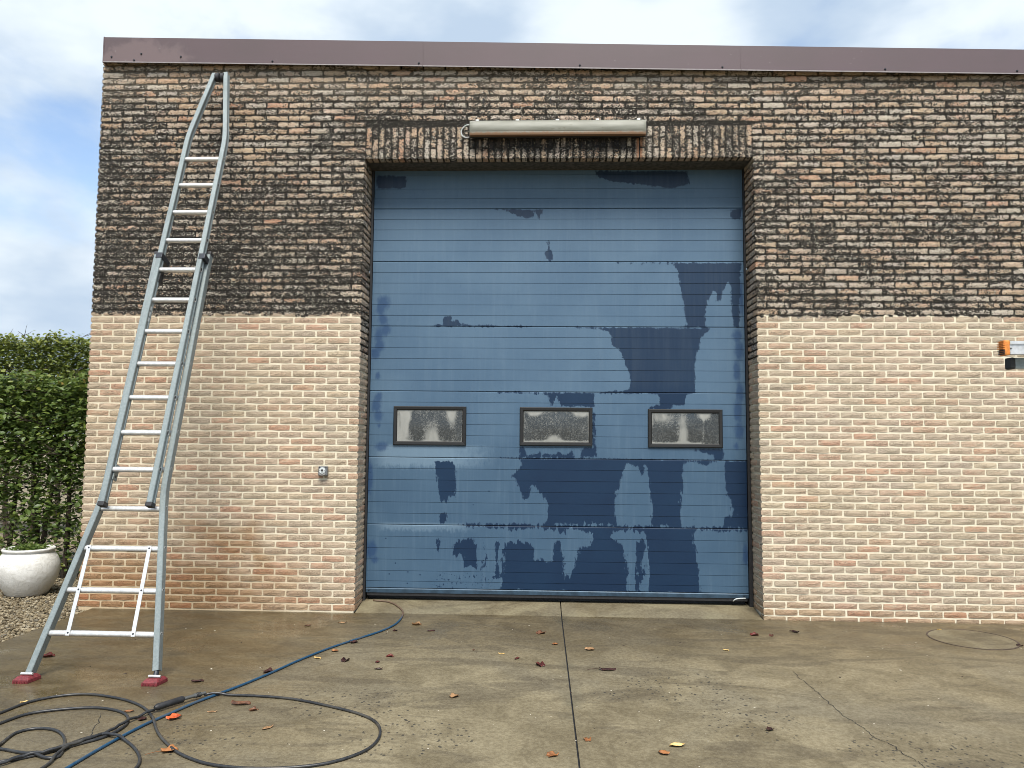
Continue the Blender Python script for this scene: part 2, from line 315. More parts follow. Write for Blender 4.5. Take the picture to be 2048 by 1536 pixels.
def make_brick_mat(name, vertical=False):
    m = Mat(name, 0.85, spec=0.3)
    X, Y, Z = m.xyz()
    tone = m.add(m.attr('tone'), m.attr('tone', 'OBJECT'))
    t2 = m.white(m.mul(tone, 913.7)); t3 = m.white(m.mul(tone, 377.1))
    base = m.ramp(tone, [(0.0, (.46,.375,.265)), (0.2, (.415,.335,.255)), (0.38, (.45,.34,.255)), (0.55, (.38,.32,.25)),
                         (0.76, (.43,.31,.225)), (0.95, (.44,.235,.155)), (1.0, (.36,.31,.225))])
    st = (1.6, 1.6, 0.55) if vertical else (0.55, 0.55, 1.9)
    blot = m.noise(16, 4, 0.6, 0.6, stretch=st, w=m.mul(tone, 31.0))
    base = m.mix(m.ss(blot, 0.42, 0.70, 0.0, 0.75), base, (.42,.36,.26))
    red = m.noise(9, 3, 0.6, 0.8, stretch=st, w=m.mul(tone, 77.0))
    base = m.mix(m.mul(m.ss(red, 0.58, 0.74), 0.42), base, (.43,.205,.13))
    base = m.mix(m.mul(t2, 0.45), base, m.mix(t3, (.28,.235,.185), (.47,.36,.24)))
    # folds of the hand-moulded faces
    fold = m.noise(26, 4, 0.62, 2.2, stretch=st, w=m.mul(tone, 53.0))
    line = m.math('ABSOLUTE', m.math('SUBTRACT', fold, 0.5))
    crease = m.mul(m.ss(line, 0.040, 0.004), m.ss(m.noise(7, 2, 0.5, w=m.mul(tone, 11.0)), 0.36, 0.56))
    base = m.mix(m.mul(crease, 0.85), base, (.11,.085,.06))
    drift = m.noise(0.8, 3, 0.6, 0.5)
    base = m.mix(m.ss(drift, 0.35, 0.68, 0.0, 0.5), base, m.mix(1.0, base, (.84,.86,.80), 'MULTIPLY'))
    grain = m.noise(90, 2, 0.7)
    base = m.mix(m.ss(grain, 0.3, 0.75, 0.0, 0.45), base, m.mix(0.5, base, (.55,.47,.36)))
    # sand/lime smear left along the edges of the cleaned bricks
    uv = m.t.nodes.new('ShaderNodeUVMap').outputs[0]
    U, V, _ = m.xyz(uv)
    eu = m.math('MINIMUM', U, m.math('SUBTRACT', 1.0, U)); ev = m.math('MINIMUM', V, m.math('SUBTRACT', 1.0, V))
    ed = m.math('MINIMUM', m.mul(eu, 4.0), ev)
    # damp foot of the wall on the left
    dn = m.noise(2.2, 4, 0.6, 0.5)
    damp = m.mul(m.ss(m.add(Z, m.mul(m.math('SUBTRACT', dn, 0.5), 1.2)), 0.95, 0.25), m.ss(m.add(X, m.mul(m.math('SUBTRACT', dn, 0.5), 1.5)), -1.5, -3.3))
    foot = m.mul(m.ss(m.add(Z, m.mul(m.math('SUBTRACT', dn, 0.5), .35)), 0.24, 0.02), 0.55)
    damp = m.math('MAXIMUM', damp, foot)
    base = m.mix(m.ss(X, -1.4, -3.6, 0.0, 0.6), base, m.mix(1.0, base, (.84,.80,.74), 'MULTIPLY'))
    base = m.mix(1.0, base, (1.07, 1.06, 1.06), 'MULTIPLY')
    clean = m.mix(m.mul(damp, 0.9), base, m.mix(1.0, base, (.66,.46,.29), 'MULTIPLY'))
    # blackened upper wall
    dirty, cov, n, speck = grime_masks(m)
    pale = m.mix(m.ss(t3, 0.15, 1.0, 0.0, 0.85), m.mix(1.0, base, (1.14, 1.02, .93), 'MULTIPLY'), m.mix(t2, (.46,.415,.34), (.38,.35,.325)))
    edge = m.ss(ed, 0.34, 0.04)
    k = m.add(n, m.mul(m.math('SUBTRACT', cov, 0.5), 0.80))
    k = m.add(k, m.mul(edge, 0.42))
    k = m.add(k, m.mul(m.math('SUBTRACT', t2, 0.5), 0.60))
    crust = m.ss(k, 0.56, 0.64)
    topz = m.ss(Z, 4.75, 5.1)
    soot = m.mix(m.noise(30, 3, 0.6), (.008,.007,.006), m.mix(topz, (.040,.033,.025), (.12,.10,.075)))
    soiled = m.mix(crust, pale, soot)
    soiled = m.mix(m.mul(m.ss(speck, 0.60, 0.64), m.ss(k, 0.35, 0.55, 0.2, 0.9)), soiled, (.56,.52,.43))
    worm = m.math('ABSOLUTE', m.math('SUBTRACT', m.noise(20, 1, 0.5, 2.2, stretch=(1, 1, 1.5)), 0.5))
    soiled = m.mix(m.mul(m.ss(worm, 0.050, 0.020), m.ss(cov, 0.30, 0.60, 0.15, 0.85)), soiled, (.028,.026,.022))
    col = m.mix(dirty, clean, soiled)
    # rust mark and a streaky black band under the lamp
    lamp_band = m.mul(m.mul(m.ss(X, -0.70, -0.66), m.ss(X, 1.0, 0.95)), m.mul(m.ss(Z, 4.36, 4.46), m.ss(Z, 4.60, 4.57)))
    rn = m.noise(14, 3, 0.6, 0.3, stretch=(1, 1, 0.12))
    col = m.mix(m.mul(lamp_band, m.ss(rn, 0.32, 0.50, 0.0, 0.92)), col, (.010,.010,.011))
    rust = m.mul(m.mul(m.ss(X, 0.90, 0.93), m.ss(X, 0.98, 0.95)), m.mul(m.ss(Z, 4.33, 4.36), m.ss(Z, 4.58, 4.5)))
    col = m.mix(m.mul(rust, 0.7), col, (.40,.19,.10))
    m.set('Base Color', col)
    m.set('Roughness', m.fmix(damp, 0.86, 0.55))
    h = m.add(m.mul(fold, 1.2), m.mul(grain, 0.25))
    h = m.add(h, m.mul(m.mul(n, m.ss(Z, 2.78, 2.82)), 0.5))
    m.bump(h, 0.75, 0.006)
    return m

M_BRICK = make_brick_mat('hand_moulded_brick')
M_SOLDIER = make_brick_mat('hand_moulded_brick_upright', True)

def make_mortar():
    m = Mat('mortar', 0.95, spec=0.2)
    X, Y, Z = m.xyz()
    g = m.noise(180, 3, 0.7); g2 = m.noise(9, 4, 0.6)
    clean = m.mix(m.ss(g2, 0.3, 0.7), (.655,.59,.45), (.77,.71,.56))
    clean = m.mix(m.ss(g, 0.3, 0.7, 0.0, 0.35), clean, (.66,.585,.44))
    dn = m.noise(2.2, 4, 0.6, 0.5)
    damp = m.mul(m.ss(m.add(Z, m.mul(m.math('SUBTRACT', dn, 0.5), 1.2)), 0.95, 0.25), m.ss(m.add(X, m.mul(m.math('SUBTRACT', dn, 0.5), 1.5)), -1.5, -3.3))
    clean = m.mix(m.mul(damp, 0.8), clean, (.44,.31,.17))
    clean = m.mix(m.ss(X, -1.6, -3.8, 0.0, 0.35), clean, (.52,.43,.29))
    dirty, cov, n, speck = grime_masks(m)
    k = m.add(n, m.mul(m.math('SUBTRACT', cov, 0.5), 0.6))
    topz = m.ss(Z, 4.85, 5.2)
    soot = m.mix(m.noise(40, 3, 0.6), (.009,.008,.007), m.mix(topz, (.036,.032,.026), (.17,.145,.11)))
    soiled = m.mix(m.ss(k, -0.35, -0.05), (.20,.18,.14), soot)
    soiled = m.mix(m.ss(speck, 0.64, 0.68, 0.0, 0.40), soiled, (.40,.38,.31))
    m.set('Base Color', m.mix(dirty, clean, soiled))
    m.bump(g, 0.7, 0.004)
    return m
M_MORTAR = make_mortar()

def plain(name, col, rough=0.6, metallic=0.0, var=0.12, scale=30, bump=0.0, spec=0.5, col2=None, detail=4):
    m = Mat(name, rough, metallic, spec)
    n = m.noise(scale, detail, 0.6)
    c2 = col2 or tuple(max(0, c * (1 - 2.2 * var)) for c in col)
    m.set('Base Color', m.mix(m.ss(n, 0.3, 0.72), col, c2))
    m.set('Roughness', m.fmix(m.noise(scale * 2.3, 3, 0.6), max(0.02, rough - 0.10), min(1, rough + 0.12)))
    if bump: m.bump(n, bump, 0.004)
    return m

def make_fascia():
    m = Mat('mauve_coated_sheet', 0.42, spec=0.4)
    X, Y, Z = m.xyz()
    n = m.noise(160, 2, 0.7); l = m.noise(2.0, 4, 0.6)
    c = m.mix(n, (.102,.072,.077), (.130,.095,.101))
    c = m.mix(m.ss(l, 0.35, 0.7, 0, 0.4), c, (.10,.078,.078))
    # chalky washed patch by the left corner
    w = m.noise(5.5, 4, 0.6, 1.0)
    d = m.add(m.mul(m.math('ABSOLUTE', m.add(X, 4.0)), 0.75), m.mul(m.math('ABSOLUTE', m.math('SUBTRACT', Z, 5.36)), 1.8))
    chalk = m.ss(m.add(d, m.mul(m.math('SUBTRACT', w, 0.5), 0.8)), 0.52, 0.30)
    c = m.mix(m.mul(chalk, 0.6), c, (.175,.130,.132))
    spk = m.ss(m.voro(14), 0.055, 0.03)
    c = m.mix(m.mul(spk, m.ss(m.noise(1.1, 1), 0.56, 0.6)), c, (.4,.38,.36))
    m.set('Base Color', c); m.set('Roughness', m.fmix(chalk, 0.42, 0.65))
    m.bump(m.add(n, m.mul(l, 3)), 0.08, 0.004)
    return m
M_FASCIA = make_fascia()

def make_door():
    m = Mat('blue_door_paint', 0.4, spec=0.38)
    X, Y, Z = m.xyz()
    wet0 = m.attr('wet'); damp0 = m.attr('damp')
    rag = m.noise(26, 5, 0.65, 0.4, stretch=(1.25, 1, 0.6))
    big = m.noise(7, 3, 0.5, 0.3, stretch=(1.4, 1, 0.5))
    sdf = m.add(wet0, m.add(m.mul(m.math('SUBTRACT', m.noise(75, 3, 0.7, 0.8, stretch=(1.3, 1, 0.6)), 0.5), 0.030), m.add(m.mul(m.math('SUBTRACT', rag, 0.5), 0.075), m.mul(m.math('SUBTRACT', big, 0.5), 0.024))))
    isl = m.mul(m.math('SUBTRACT', m.noise(20, 3, 0.65, 0.6, stretch=(1.2, 1, 0.32)), 0.5), m.ss(Z, 1.5, 1.0, 0.0, 0.14))
    sdf = m.add(sdf, isl)
    wet = m.ss(sdf, -0.0012, 0.0020)
    # loose drops and spatter low on the door
    sp = m.ss(m.noise(55, 3, 0.6, 0.5, stretch=(1, 1, 0.55)), 0.60, 0.62)
    zone = m.mul(m.mul(m.ss(X, -1.15, -0.9), m.ss(X, -0.35, -0.6)), m.mul(m.ss(Z, 0.34, 0.26), m.ss(Z, 0.13, 0.16)))
    wet = m.math('MAXIMUM', wet, m.mul(sp, m.ss(zone, 0.2, 0.6)))
    drop = m.mul(m.ss(m.voro(9), 0.07, 0.06), m.ss(m.noise(1.7, 1), 0.56, 0.6))
    wet = m.math('MAXIMUM', wet, m.mul(drop, m.ss(Z, 1.5, 1.2)))
    damp = m.ss(m.add(damp0, m.mul(m.math('SUBTRACT', rag, 0.5), 1.3)), 0.05, 0.85)
    streak = m.noise(30, 4, 0.6, 0.2, stretch=(1, 1, 0.06))
    cloud = m.noise(1.6, 4, 0.55, 0.3)
    dry = m.mix(m.ss(cloud, 0.3, 0.7), (.062,.117,.185), (.078,.138,.207))
    dry = m.mix(m.ss(m.add(Z, m.mul(m.math('SUBTRACT', cloud, 0.5), 0.8)), 2.3, 1.2), dry, m.mix(1.0, dry, (.66,.73,.77), 'MULTIPLY'))
    dry = m.mix(m.ss(streak, 0.45, 0.75, 0.0, 0.22), dry, (.11,.17,.235))
    # chalky residue below the left window and along the joints
    rag2 = m.mul(m.math('SUBTRACT', rag, 0.5), 0.16)
    res = m.mul(m.mul(m.ss(m.add(Z, rag2), 1.30, 1.38), m.ss(Z, 1.57, 1.53)), m.mul(m.ss(X, -1.72, -1.5), m.ss(m.add(X, m.mul(rag2, 3.0)), -0.35, -0.95)))
    res2 = m.mul(m.mul(m.ss(m.add(Z, rag2), 0.69, 0.75), m.ss(Z, 0.80, 0.765)), m.mul(m.ss(X, -1.65, -1.5), m.ss(X, -0.6, -0.85)))
    res = m.math('MAXIMUM', res, m.mul(res2, 0.8))
    dry = m.mix(m.mul(res, 0.36), dry, (.25,.35,.43))
    dry = m.mix(m.mul(damp, 0.75), dry, (.018,.050,.125))
    # rim of drying water is a bit darker
    rim = m.mul(m.ss(sdf, -0.006, -0.001), m.ss(sdf, 0.004, 0.0))
    wc = m.mix(m.ss(cloud, 0.3, 0.7), (.003,.018,.050), (.005,.024,.060))
    wc = m.mix(m.mul(m.ss(Z, 2.05, 2.2), m.ss(streak, 0.35, 0.7, 0.2, 0.9)), wc, (.016,.034,.066))
    c = m.mix(wet, dry, wc)
    c = m.mix(m.mul(rim, 0.4), c, (.015,.035,.075))
    m.set('Base Color', c)
    m.set('Roughness', m.fmix(wet, m.fmix(damp, 0.52, 0.40), 0.42))
    fine = m.noise(220, 3, 0.6)
    m.bump(m.add(m.mul(fine, 0.5), m.mul(streak, 0.3)), 0.10, 0.003)
    return m
M_DOOR = make_door()

def make_concrete(name, light=1.0, threshold=False):
    m = Mat(name, 0.5, spec=0.35)
    X, Y, Z = m.xyz()
    a = m.noise(0.75, 5, 0.6, 0.8); b = m.noise(2.6, 5, 0.62, 0.6); sw = m.noise(2.2, 5, 0.62, 1.6, stretch=(0.5, 1.4, 1))
    fine = m.noise(38, 3, 0.8); grit = m.noise(130, 2, 0.7)
    c = m.mix(m.ss(b, 0.3, 0.7), (.145*light,.119*light,.070*light), (.255*light,.217*light,.137*light))
    c = m.mix(m.ss(a, 0.42, 0.62, 0.0, 0.55), c, (.188*light,.167*light,.118*light))
    c = m.mix(m.ss(sw, 0.48, 0.64, 0.0, 0.6), c, (.095*light,.078*light,.050*light))
    c = m.mix(m.ss(fine, 0.36, 0.64, 0.0, 0.7), c, m.mix(1.0, c, (.60,.57,.53), 'MULTIPLY'))
    c = m.mix(m.ss(grit, 0.62, 0.75, 0.0, 0.40), c, (.36,.33,.27))
    c = m.mix(m.ss(m.noise(300, 1, 0.5), 0.70, 0.73), c, (.05,.045,.038))
    if not threshold:
        nearwall = m.ss(m.add(Y, m.mul(m.math('SUBTRACT', b, 0.5), 1.0)), -1.75, -0.5)
        leftside = m.ss(m.add(X, m.mul(m.math('SUBTRACT', a, 0.5), 2.0)), -0.9, -2.3)
        wet = m.math('MAXIMUM', m.mul(nearwall, 0.75), m.mul(leftside, m.ss(Y, -3.2, -2.2, 0.55, 1.0)))
        wet = m.mul(wet, m.ss(sw, 0.68, 0.36, 0.55, 1.0))
        c = m.mix(wet, c, m.mix(1.0, c, (.50,.44,.35), 'MULTIPLY'))
        puddle = m.mul(m.ss(m.noise(1.3, 4, 0.6, 0.6), 0.52, 0.60), m.ss(wet, 0.3, 0.7))
        # clusters of small pits where the skin has gone
        pn = m.mul(m.math('SUBTRACT', m.noise(5, 3, 0.6), 0.5), 1.1)
        patch = None
        for (ex, ey, rx, ry) in ((.95, -1.95, .42, .30), (1.25, -2.55, .30, .42), (-1.15, -2.45, .45, .30), (-.75, -2.95, .42, .28), (-1.9, -3.1, .35, .25), (.75, -2.2, .5, .15), (2.2, -3.0, .6, .3)):
            dx = m.mul(m.math('SUBTRACT', X, ex), 1 / rx); dy = m.mul(m.math('SUBTRACT', Y, ey), 1 / ry)
            dd = m.math('SQRT', m.add(m.mul(dx, dx), m.mul(dy, dy)))
            patch = dd if patch is None else m.math('MINIMUM', patch, dd)
        patch = m.ss(m.add(patch, pn), 1.15, 0.75)
        pits = m.ss(m.voro(30, stretch=(1, 0.8, 1)), 0.30, 0.20)
        pits = m.mul(m.mul(pits, patch), m.ss(m.noise(23, 2), 0.42, 0.52))
        c = m.mix(m.mul(pits, 0.85), c, (.030,.028,.024))
        # green film along the joint
        c = m.mix(m.mul(m.ss(m.math('ABSOLUTE', m.math('SUBTRACT', X, 0.207)), 0.10, 0.0), m.ss(b, 0.4, 0.7, 0.0, 0.5)), c, (.05,.05,.035))
        m.set('Roughness', m.fmix(puddle, m.fmix(wet, 0.68, 0.34), 0.15))
        h = m.add(m.mul(fine, 0.5), m.mul(grit, 0.2)); h = m.math('SUBTRACT', h, m.mul(m.ss(m.voro(34, stretch=(1, 0.8, 1)), 0.26, 0.17), 0.3))
    else:
        c = m.mix(m.ss(b, 0.45, 0.7, 0.0, 0.5), c, (.19,.17,.105))
        m.set('Roughness', m.fmix(b, 0.45, 0.7)); h = m.add(m.mul(fine, 0.5), m.mul(grit, 0.2))
    m.set('Base Color', c)
    m.bump(h, 0.35, 0.006)
    return m
M_CONC = make_concrete('wet_yard_concrete')
M_SILL = make_concrete('threshold_concrete', 0.98, True)

M_GALV = Mat('galvanised_aluminium', 0.45, 0.35)
_n = M_GALV.noise(60, 4, 0.7); _n2 = M_GALV.noise(7, 3, 0.6, stretch=(1, 1, .3))
_c = M_GALV.mix(M_GALV.ss(_n, .35, .7), (.205,.240,.240), (.265,.300,.297))
M_GALV.set('Base Color', M_GALV.mix(M_GALV.ss(_n2, .5, .75, 0, .5), _c, (.15,.178,.18)))
M_GALV.bump(_n, .1, .002)
M_ALU = plain('bright_aluminium', (.74,.74,.73), 0.36, 0.55, 0.10, 40, 0.05)
M_BLACK = plain('black_rubber', (.022,.022,.024), 0.55, var=.2)
M_DARK = plain('dark_steel', (.03,.035,.045), 0.45, 0.3)
M_RED = plain('red_foot_rubber', (.19,.026,.032), 0.55, var=.25, scale=60, bump=.2)
M_FRAME = plain('black_window_frame', (.009,.009,.009), 0.5, var=.15, scale=60, bump=.1)
M_WHITE = plain('white_sticker', (.62,.66,.66), 0.5)
M_BLUEST = plain('blue_sticker', (.03,.12,.42), 0.4)
M_YELST = plain('yellow_sticker', (.62,.48,.05), 0.4)
M_ORANGE = plain('orange_end_cap', (.78,.27,.05), 0.5, var=.15, scale=70, bump=.2)

def make_pane():
    m = Mat('dirt_and_reflection_pane', 0.12, spec=0.5)
    f0 = m.attr('film')
    drops = m.noise(60, 3, 0.7, 1.2); wisps = m.noise(10, 4, 0.6, 1.4, stretch=(1.3, 1, .6))
    f = m.add(f0, m.mul(m.math('SUBTRACT', wisps, 0.5), 0.55))
    film = m.ss(f, 0.30, 0.78)
    bead = m.mul(m.ss(drops, 0.47, 0.62), m.ss(f, 0.12, 0.5, 0.25, 0.75))
    film = m.math('MAXIMUM', film, bead)
    film = m.fmix(0.80, 0.0, film)
    m.set('Base Color', m.mix(film, (.060,.068,.072), m.mix(wisps, (.27,.275,.25), (.44,.435,.40))))  # pale film is dirt, with milky reflections painted into its colour
    m.set('Roughness', m.fmix(film, 0.10, 0.6))
    m.set('Transmission Weight', m.fmix(film, 0.35, 0.0))
    m.bump(drops, 0.12, 0.002)
    return m
M_PANE = make_pane()

def make_diffuser():
    m = Mat('yellowed_lamp_diffuser', 0.5, spec=0.3)
    X, Y, Z = m.xyz()
    l = m.noise(3, 4, 0.6, stretch=(1, 1, 5)); g = m.noise(40, 4, 0.65)
    c = m.mix(m.ss(l, .3, .7), (.26,.26,.22), (.19,.19,.155))
    spot = m.mul(m.ss(m.noise(11, 3, .7, stretch=(1, 1, 2.2)), .62, .68), m.ss(m.math('ABSOLUTE', m.math('SUBTRACT', Z, 4.605)), .035, .01))
    c = m.mix(m.mul(spot, .8), c, (.16,.15,.11))
    low = m.ss(m.add(Z, m.mul(m.math('SUBTRACT', g, .5), .05)), 4.570, 4.545)
    c = m.mix(m.mul(low, .8), c, (.22,.11,.05))
    m.set('Base Color', c); m.bump(g, .05, .002)
    m.set('Subsurface Weight', 0.0)
    return m
M_DIFF = make_diffuser()
M_LAMP_TRAY = plain('lamp_tray', (.5,.5,.46), .5)

def make_hose(name, a, b):
    m = Mat(name, 0.35, spec=0.5)
    X, Y, Z = m.xyz()
    n = m.noise(35, 4, .65); l = m.noise(4, 3, .6)
    c = m.mix(m.ss(n, .4, .75, 0, .6), a, b)
    c = m.mix(m.ss(l, .5, .7, 0, .4), c, (.10,.09,.07))
    if name.startswith('blue'):
        d = m.ss(m.add(Y, m.mul(m.math('SUBTRACT', n, .5), .3)), -0.34, -0.05)
        c = m.mix(d, c, m.mix(n, (.06,.055,.05), (.20,.12,.07)))
    m.set('Base Color', c); m.set('Roughness', m.fmix(n, .28, .55)); return m
M_HBLUE = make_hose('blue_hose_skin', (.010,.050,.105), (.022,.085,.16))
M_HBLACK = make_hose('black_hose_skin', (.018,.019,.021), (.045,.046,.046))

def make_pot():
    m = Mat('white_glazed_pot', 0.5, spec=0.4)
    n = m.noise(14, 5, .65, .5); f = m.noise(110, 3, .7); cr = m.voro(26, 'DISTANCE_TO_EDGE')
    X, Y, Z = m.xyz()
    c = m.mix(m.ss(n, .35, .7), (.68,.67,.635), (.56,.545,.505))
    c = m.mix(m.mul(m.ss(f, .63, .70), .7), c, (.16,.15,.13))
    c = m.mix(m.mul(m.ss(cr, .02, .0), m.ss(n, .45, .65, 0, .45)), c, (.34,.32,.28))
    c = m.mix(m.mul(m.ss(m.add(Z, m.mul(m.math('SUBTRACT', n, .5), .2)), .14, .0), .35), c, (.36,.31,.23))
    m.set('Base Color', c); m.bump(m.add(m.mul(n, 2), m.mul(f, .4)), .5, .01); return m
M_POT = make_pot()
M_SOIL = plain('potting_soil', (.045,.032,.022), .95, scale=80, bump=.6)

def make_leafy(name, cols, trans=0.35):
    m = Mat(name, 0.42, spec=0.45)
    t = m.attr('tone'); n = m.noise(30, 3, .6)
    c = m.ramp(t, cols)
    c = m.mix(m.ss(n, .4, .7, 0, .35), c, m.mix(1.0, c, (.55,.6,.5), 'MULTIPLY'))
    m.set('Base Color', c)
    tr = m.t.nodes.new('ShaderNodeBsdfTranslucent'); m.put(tr.inputs['Color'], c)
    mx = m.t.nodes.new('ShaderNodeMixShader'); mx.inputs[0].default_value = trans
    m.t.links.new(m.b.outputs[0], mx.inputs[1]); m.t.links.new(tr.outputs[0], mx.inputs[2])
    m.t.links.new(mx.outputs[0], m.out.inputs['Surface'])
    return m
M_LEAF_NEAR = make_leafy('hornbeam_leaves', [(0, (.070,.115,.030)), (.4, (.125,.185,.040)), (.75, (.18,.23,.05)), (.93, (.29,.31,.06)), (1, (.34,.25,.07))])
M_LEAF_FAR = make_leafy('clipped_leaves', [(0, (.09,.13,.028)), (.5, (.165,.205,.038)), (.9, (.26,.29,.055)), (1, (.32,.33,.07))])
M_BARK = plain('hedge_bark', (.075,.055,.038), .9, scale=40, bump=.6, var=.25)

def make_gravel():
    m = Mat('gravel_stones', 0.75, spec=0.35)
    t = m.attr('tone'); n = m.noise(70, 3, .6)
    c = m.ramp(t, [(0, (.07,.055,.032)), (.3, (.155,.118,.068)), (.6, (.235,.19,.115)), (.85, (.36,.31,.215)), (1, (.12,.11,.09))])
    m.set('Base Color', m.mix(m.ss(n, .4, .7, 0, .5), c, m.mix(1.0, c, (.6,.56,.5), 'MULTIPLY'))); return m
M_GRAVEL = make_gravel()
M_GROUND = Mat('earth_and_gravel', .9, spec=.2)
_v = M_GROUND.voro(55, out='Color'); _b = M_GROUND.noise(.4, 5, .6)
_s = M_GROUND.xyz(_v)[0]
M_GROUND.set('Base Color', M_GROUND.mix(_s, M_GROUND.mix(_b, (.09,.07,.045), (.16,.13,.085)), (.33,.28,.19)))
M_GROUND.bump(M_GROUND.voro(55), .6, .02)

def make_deadleaf(name, a, b, rough=.5):
    m = Mat(name, rough, spec=.4)
    n = m.noise(60, 4, .65, .5); v = m.noise(22, 3, .6)
    m.set('Base Color', m.mix(m.ss(v, .35, .65), m.mix(n, a, b), tuple(x * .45 for x in a))); m.bump(n, .4, .003); return m
LEAFMAT = dict(
    dark=make_deadleaf('dark_brown_leaf', (.035,.014,.012), (.07,.025,.02), .35),
    brown=make_deadleaf('brown_leaf', (.13,.055,.03), (.22,.10,.05)),
    tan=make_deadleaf('tan_leaf', (.30,.165,.075), (.40,.245,.125)),
    orange=make_deadleaf('orange_leaf', (.30,.115,.04), (.40,.18,.065)),
    red=make_deadleaf('red_orange_leaf', (.55,.08,.025), (.66,.16,.05), .35),
    maroon=make_deadleaf('maroon_leaf', (.10,.022,.018), (.18,.04,.03), .4),
    yellow=make_deadleaf('yellow_leaf', (.66,.42,.13), (.78,.58,.26)))
# ------------------------------------------------------------------ ground
def sheet(name, x0, x1, y0, y1, z, mat, thick=0.12):
    o = MB().box(x0, x1, y0, y1, z - thick, z).build(name, mat); tag(o, kind='structure'); return o
g = link('ground', pymesh('ground', [(-900,-900,-.045),(900,-900,-.045),(900,900,-.045),(-900,900,-.045)], [(0,1,2,3)]), M_GROUND)
tag(g, kind='structure')
JX = 0.207
slab_l = MB().box(-4.25, JX - .0045, -14, 0.0, -.16, GZ).build('concrete_slab', M_CONC, bevel=.003); tag(slab_l, kind='structure')
slab_r = MB().box(JX + .0045, 13, -14, 0.0, -.16, GZ).build('concrete_slab', M_CONC, bevel=.003); tag(slab_r, kind='structure')
# filler deep in the joint
jf = MB().box(JX - .0045, JX + .0045, -14, 0.33, -.15, GZ - .012).build('joint_filler', M_BLACK); tag(jf, kind='structure')
# sloping threshold between the jambs
th = MB()
for x0, x1 in ((-1.728, JX - .0045), (JX + .0045, 2.058)):
    th.add([(x0,0.0,-.15),(x1,0.0,-.15),(x1,.60,-.15),(x0,.60,-.15),(x0,0.0,GZ+.001),(x1,0.0,GZ+.001),(x1,.60,.035),(x0,.60,.035),(x0,.34,.030),(x1,.34,.030)],
           [(0,3,2,1),(0,1,5,4),(4,5,9,8),(8,9,6,7),(2,3,7,6),(0,4,8,7,3),(1,2,6,9,5)])
tho = th.build('threshold', M_SILL); tag(tho, kind='structure')
def ramp_z(y): return GZ if y <= 0 else GZ + .05 * min(y / .34, 1)

def ribbon(name, pts, w, z, mat, parent):
    v = []; f = []; P = [Vector((x, y, z)) for x, y in pts]; r = random.Random(3)
    Q = []
    for i in range(len(P) - 1):
        for k in range(4):
            p = P[i].lerp(P[i+1], k / 4); Q.append(p + Vector((r.uniform(-.010,.010), r.uniform(-.010,.010), 0)))
    Q.append(P[-1])
    for i, p in enumerate(Q):
        t = (Q[min(i+1, len(Q)-1)] - Q[max(i-1, 0)]).normalized(); nrm = Vector((-t.y, t.x, 0)) * w * r.uniform(.35, 1.1)
        v += [p + nrm, p - nrm]
    for i in range(len(Q) - 1): f.append((2*i, 2*i+1, 2*i+3, 2*i+2))
    return link(name, pymesh(name, v, f), mat, parent)
M_CRACK = plain('crack_shade', (.028,.025,.02), .9)  # dark ribbon laid on the slab, painting the shade inside the cracks
ribbon('crack', CRACK, .0032, GZ + .0015, M_CRACK, slab_r)
ribbon('crack', CRACK_B, .0026, GZ + .0015, M_CRACK, slab_l)

# gravel bed
rs = np.random.default_rng(5)
ico = bmesh.new(); bmesh.ops.create_icosphere(ico, subdivisions=1, radius=1)
iv = np.array([v.co[:] for v in ico.verts]); ifc = np.array([[v.index for v in f.verts] for f in ico.faces]); ico.free()
NG = 19000
gx = rs.uniform(-6.6, -4.262, NG); gy = rs.uniform(-2.6, 2.4, NG)
keep = ~((gx > -4.40) & (gy > -.02))
gx, gy = gx[keep], gy[keep]; NG = len(gx)
sc = rs.lognormal(math.log(.0092), .34, NG)
sh = np.stack([sc * rs.uniform(.8, 1.4, NG), sc * rs.uniform(.7, 1.2, NG), sc * rs.uniform(.45, .8, NG)], 1)
an = rs.uniform(0, 6.28, NG)
V = iv[None] * sh[:, None, :] * rs.uniform(.82, 1.18, (NG, len(iv), 1))
ca, sa = np.cos(an)[:, None], np.sin(an)[:, None]
VX = V[..., 0] * ca - V[..., 1] * sa + gx[:, None]; VY = V[..., 0] * sa + V[..., 1] * ca + gy[:, None]
VZ = V[..., 2] + (-.038 + rs.uniform(0, .014, NG))[:, None]
allv = np.stack([VX, VY, VZ], -1).reshape(-1, 3)
allf = (ifc[None] + (np.arange(NG) * len(iv))[:, None, None]).reshape(-1, 3)
def npmesh(name, v, f):
    me = bpy.data.meshes.new(name); n = len(f); k = f.shape[1]
    me.vertices.add(len(v)); me.vertices.foreach_set('co', v.astype(np.float32).ravel())
    me.loops.add(n * k); me.loops.foreach_set('vertex_index', f.astype(np.int32).ravel())
    me.polygons.add(n); me.polygons.foreach_set('loop_start', np.arange(0, n * k, k, dtype=np.int32))
    me.update(calc_edges=True); me.shade_flat(); return me
def pattr(me, name, vals):
    a = me.attributes.new(name, 'FLOAT', 'POINT'); a.data.foreach_set('value', np.asarray(vals, dtype=np.float32))
me = npmesh('gravel', allv, allf); pattr(me, 'tone', np.repeat(rs.uniform(0, 1, NG), len(iv)))
go = link('gravel', me, M_GRAVEL); tag(go, 'loose tan gravel bed along the edge of the concrete', 'gravel', kind='stuff')

